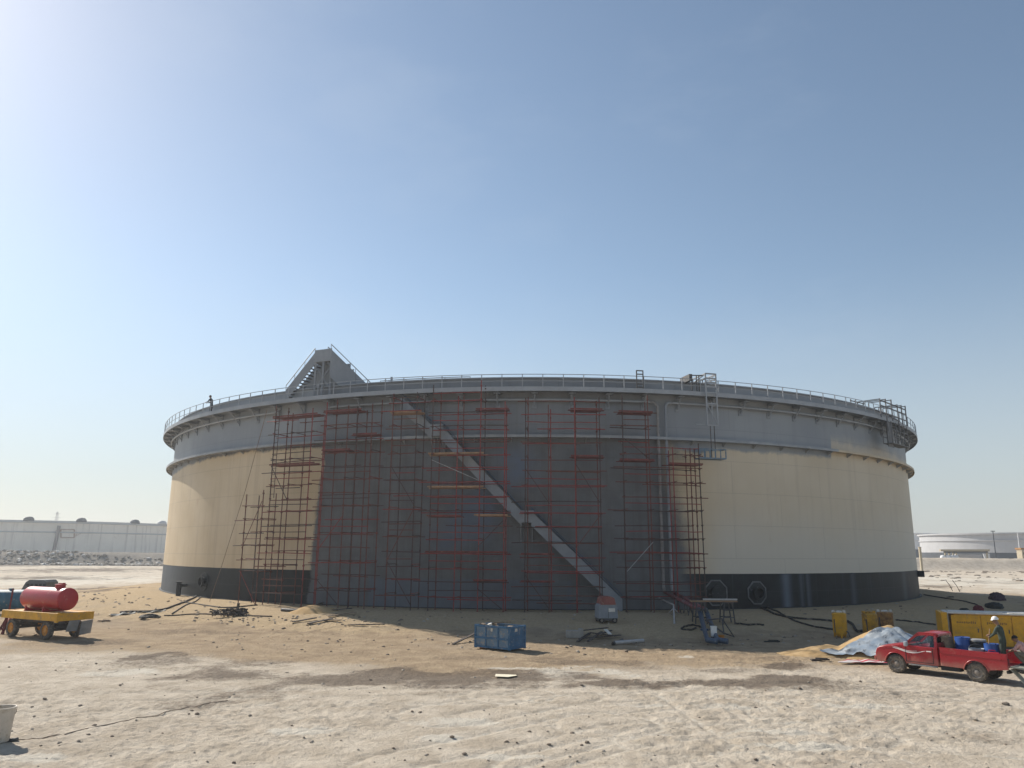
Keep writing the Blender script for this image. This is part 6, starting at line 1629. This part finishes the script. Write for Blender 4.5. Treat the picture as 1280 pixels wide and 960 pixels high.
lp = [(1241, 664, 275, 'tall thin lamp post by the pipe rack at right'), (1272, 668, 290, 'pale slender mast near the right edge above the bank')]
for px, py, Y, lab in lp:
    q = atY(px, py, Y); m2 = MB(); m2.tube([(q.x, q.y, 0), (q.x, q.y, q.z)], [.20, .14], 8); m2.box((q.x, q.y, q.z), (1.3, .5, .25)) if px < 1250 else m2.tube([(q.x, q.y, q.z), (q.x, q.y, q.z + .6)], .12, 6); tag(m2.build('lamp_post', 'far_dark' if px < 1250 else 'far_white', origin=(q.x, q.y, 0)), lab, 'lamp post')
q = atY(1149.5, 684, 180); q2 = atY(1149.5, 716, 180); m2 = MB(); zg = gz(q.x, q.y); m2.box((q.x, q.y, (q.z + zg) / 2), (.45, .45, q.z - zg), None, .03); m2.box((q.x, q.y, q.z), (.6, .6, .15), None, .03)
tag(m2.build('pillar', 'far_tan', origin=(q.x, q.y, zg)), 'tan lit pillar just past the right edge of the big tank', 'pillar')
q = atY(1283, 687, 282); yv = thing('yellow_cabin', 'small yellow cabin with dark roof at the far right behind the bank', 'cabin', (q.x, q.y, 0))
m2 = MB(); m2.box((0, 0, q.z / 2), (5.4, 3, q.z)); m2.build('wall', 'far_tan', yv); m2 = MB(); m2.box((0, 0, q.z + .3), (6, 3.6, .6)); m2.build('roof', 'rust_yellow', yv); m2 = MB(); m2.box((-.4, -1.52, q.z * .80), (3.6, .05, .7)); m2.build('window', 'far_dark', yv)

# ------------------------------------------------------------------ air
def haze_box():
    m = bpy.data.materials.new('haze_air'); m.use_nodes = True; nt = m.node_tree; nt.nodes.remove(nt.nodes['Principled BSDF'])
    v = node(nt, 'ShaderNodeVolumePrincipled'); v.inputs['Color'].default_value = (.90, .95, 1, 1); v.inputs['Density'].default_value = HAZE; v.inputs['Anisotropy'].default_value = .35
    L(nt, v.outputs[0], nt.nodes['Material Output'].inputs['Volume']); MATS['haze_air'] = m
    mb = MB(); mb.box((0, 0, 10.5), (6600, 6600, 27)); o = mb.build('haze', 'haze_air'); structure(o, 'stuff')
HAZE = .00045
haze_box()

# ------------------------------------------------------------------ light, sky, camera
SUN_AZ, SUN_EL = -48.0, 35.8
w = bpy.data.worlds.new('World'); SC.world = w; w.use_nodes = True
nt = w.node_tree; bg = nt.nodes['Background']
sky = node(nt, 'ShaderNodeTexSky'); sky.sky_type = 'NISHITA'; sky.sun_disc = False
sky.sun_elevation = rad(SUN_EL); sky.sun_rotation = rad(SUN_AZ); sky.altitude = 0; sky.air_density = 1.0; sky.dust_density = .35; sky.ozone_density = 1.0
hs = node(nt, 'ShaderNodeHueSaturation'); hs.inputs['Saturation'].default_value = .90; hs.inputs['Hue'].default_value = .494; L(nt, sky.outputs[0], hs.inputs['Color'])
tcw = node(nt, 'ShaderNodeTexCoord').outputs['Generated']
ns = noise(nt, scaled(nt, tcw, (2.0, 1.2, 5.0)), 1.3, 6, .6)
wisp = math_n(nt, 'MULTIPLY', ramp(nt, ns, .48, .75), .10)
sz = node(nt, 'ShaderNodeSeparateXYZ'); L(nt, tcw, sz.inputs[0])
low = math_n(nt, 'MULTIPLY', ramp(nt, sz.outputs[2], .36, -.02), .78)
skc = mixc(nt, wisp, hs.outputs[0], (6.0, 6.5, 7.0))
L(nt, mixc(nt, low, skc, (4.25, 4.5, 4.62)), bg.inputs['Color']); bg.inputs['Strength'].default_value = .099
sun = bpy.data.lights.new('sun', 'SUN'); sun.energy = 5.0; sun.angle = rad(.5); sun.color = (1, .935, .835)
so = bpy.data.objects.new('sun', sun); COL.objects.link(so)
sd = Vector((math.sin(rad(SUN_AZ)) * math.cos(rad(SUN_EL)), math.cos(rad(SUN_AZ)) * math.cos(rad(SUN_EL)), math.sin(rad(SUN_EL))))
so.rotation_mode = 'QUATERNION'; so.rotation_quaternion = (-sd).to_track_quat('-Z', 'Y'); so.location = sd * 200

cam = bpy.data.cameras.new('camera'); co = bpy.data.objects.new('camera', cam); COL.objects.link(co)
cam.sensor_width = 36; cam.lens = 36 * FPX / 1280; cam.clip_end = 12000; cam.clip_start = .1
co.location = (0, 0, CAMH)
fw = Vector((0, math.cos(PITCH), math.sin(PITCH))); up = Vector((0, -math.sin(PITCH), math.cos(PITCH))); rt = Vector((1, 0, 0))
Rm = Matrix((rt, up, -fw)).transposed() @ Matrix.Rotation(ROLL, 3, 'Z')
co.rotation_euler = Rm.to_euler()
SC.camera = co

SC.view_settings.view_transform = 'Standard'; SC.view_settings.look = 'None'; SC.view_settings.exposure = 0.35; SC.view_settings.gamma = 1.0
SC.view_settings.use_curve_mapping = False
SC.cycles.use_denoising = True
SC.cycles.max_bounces = 6; SC.cycles.volume_bounces = 0; SC.cycles.transparent_max_bounces = 12
SC.cycles.use_adaptive_sampling = True
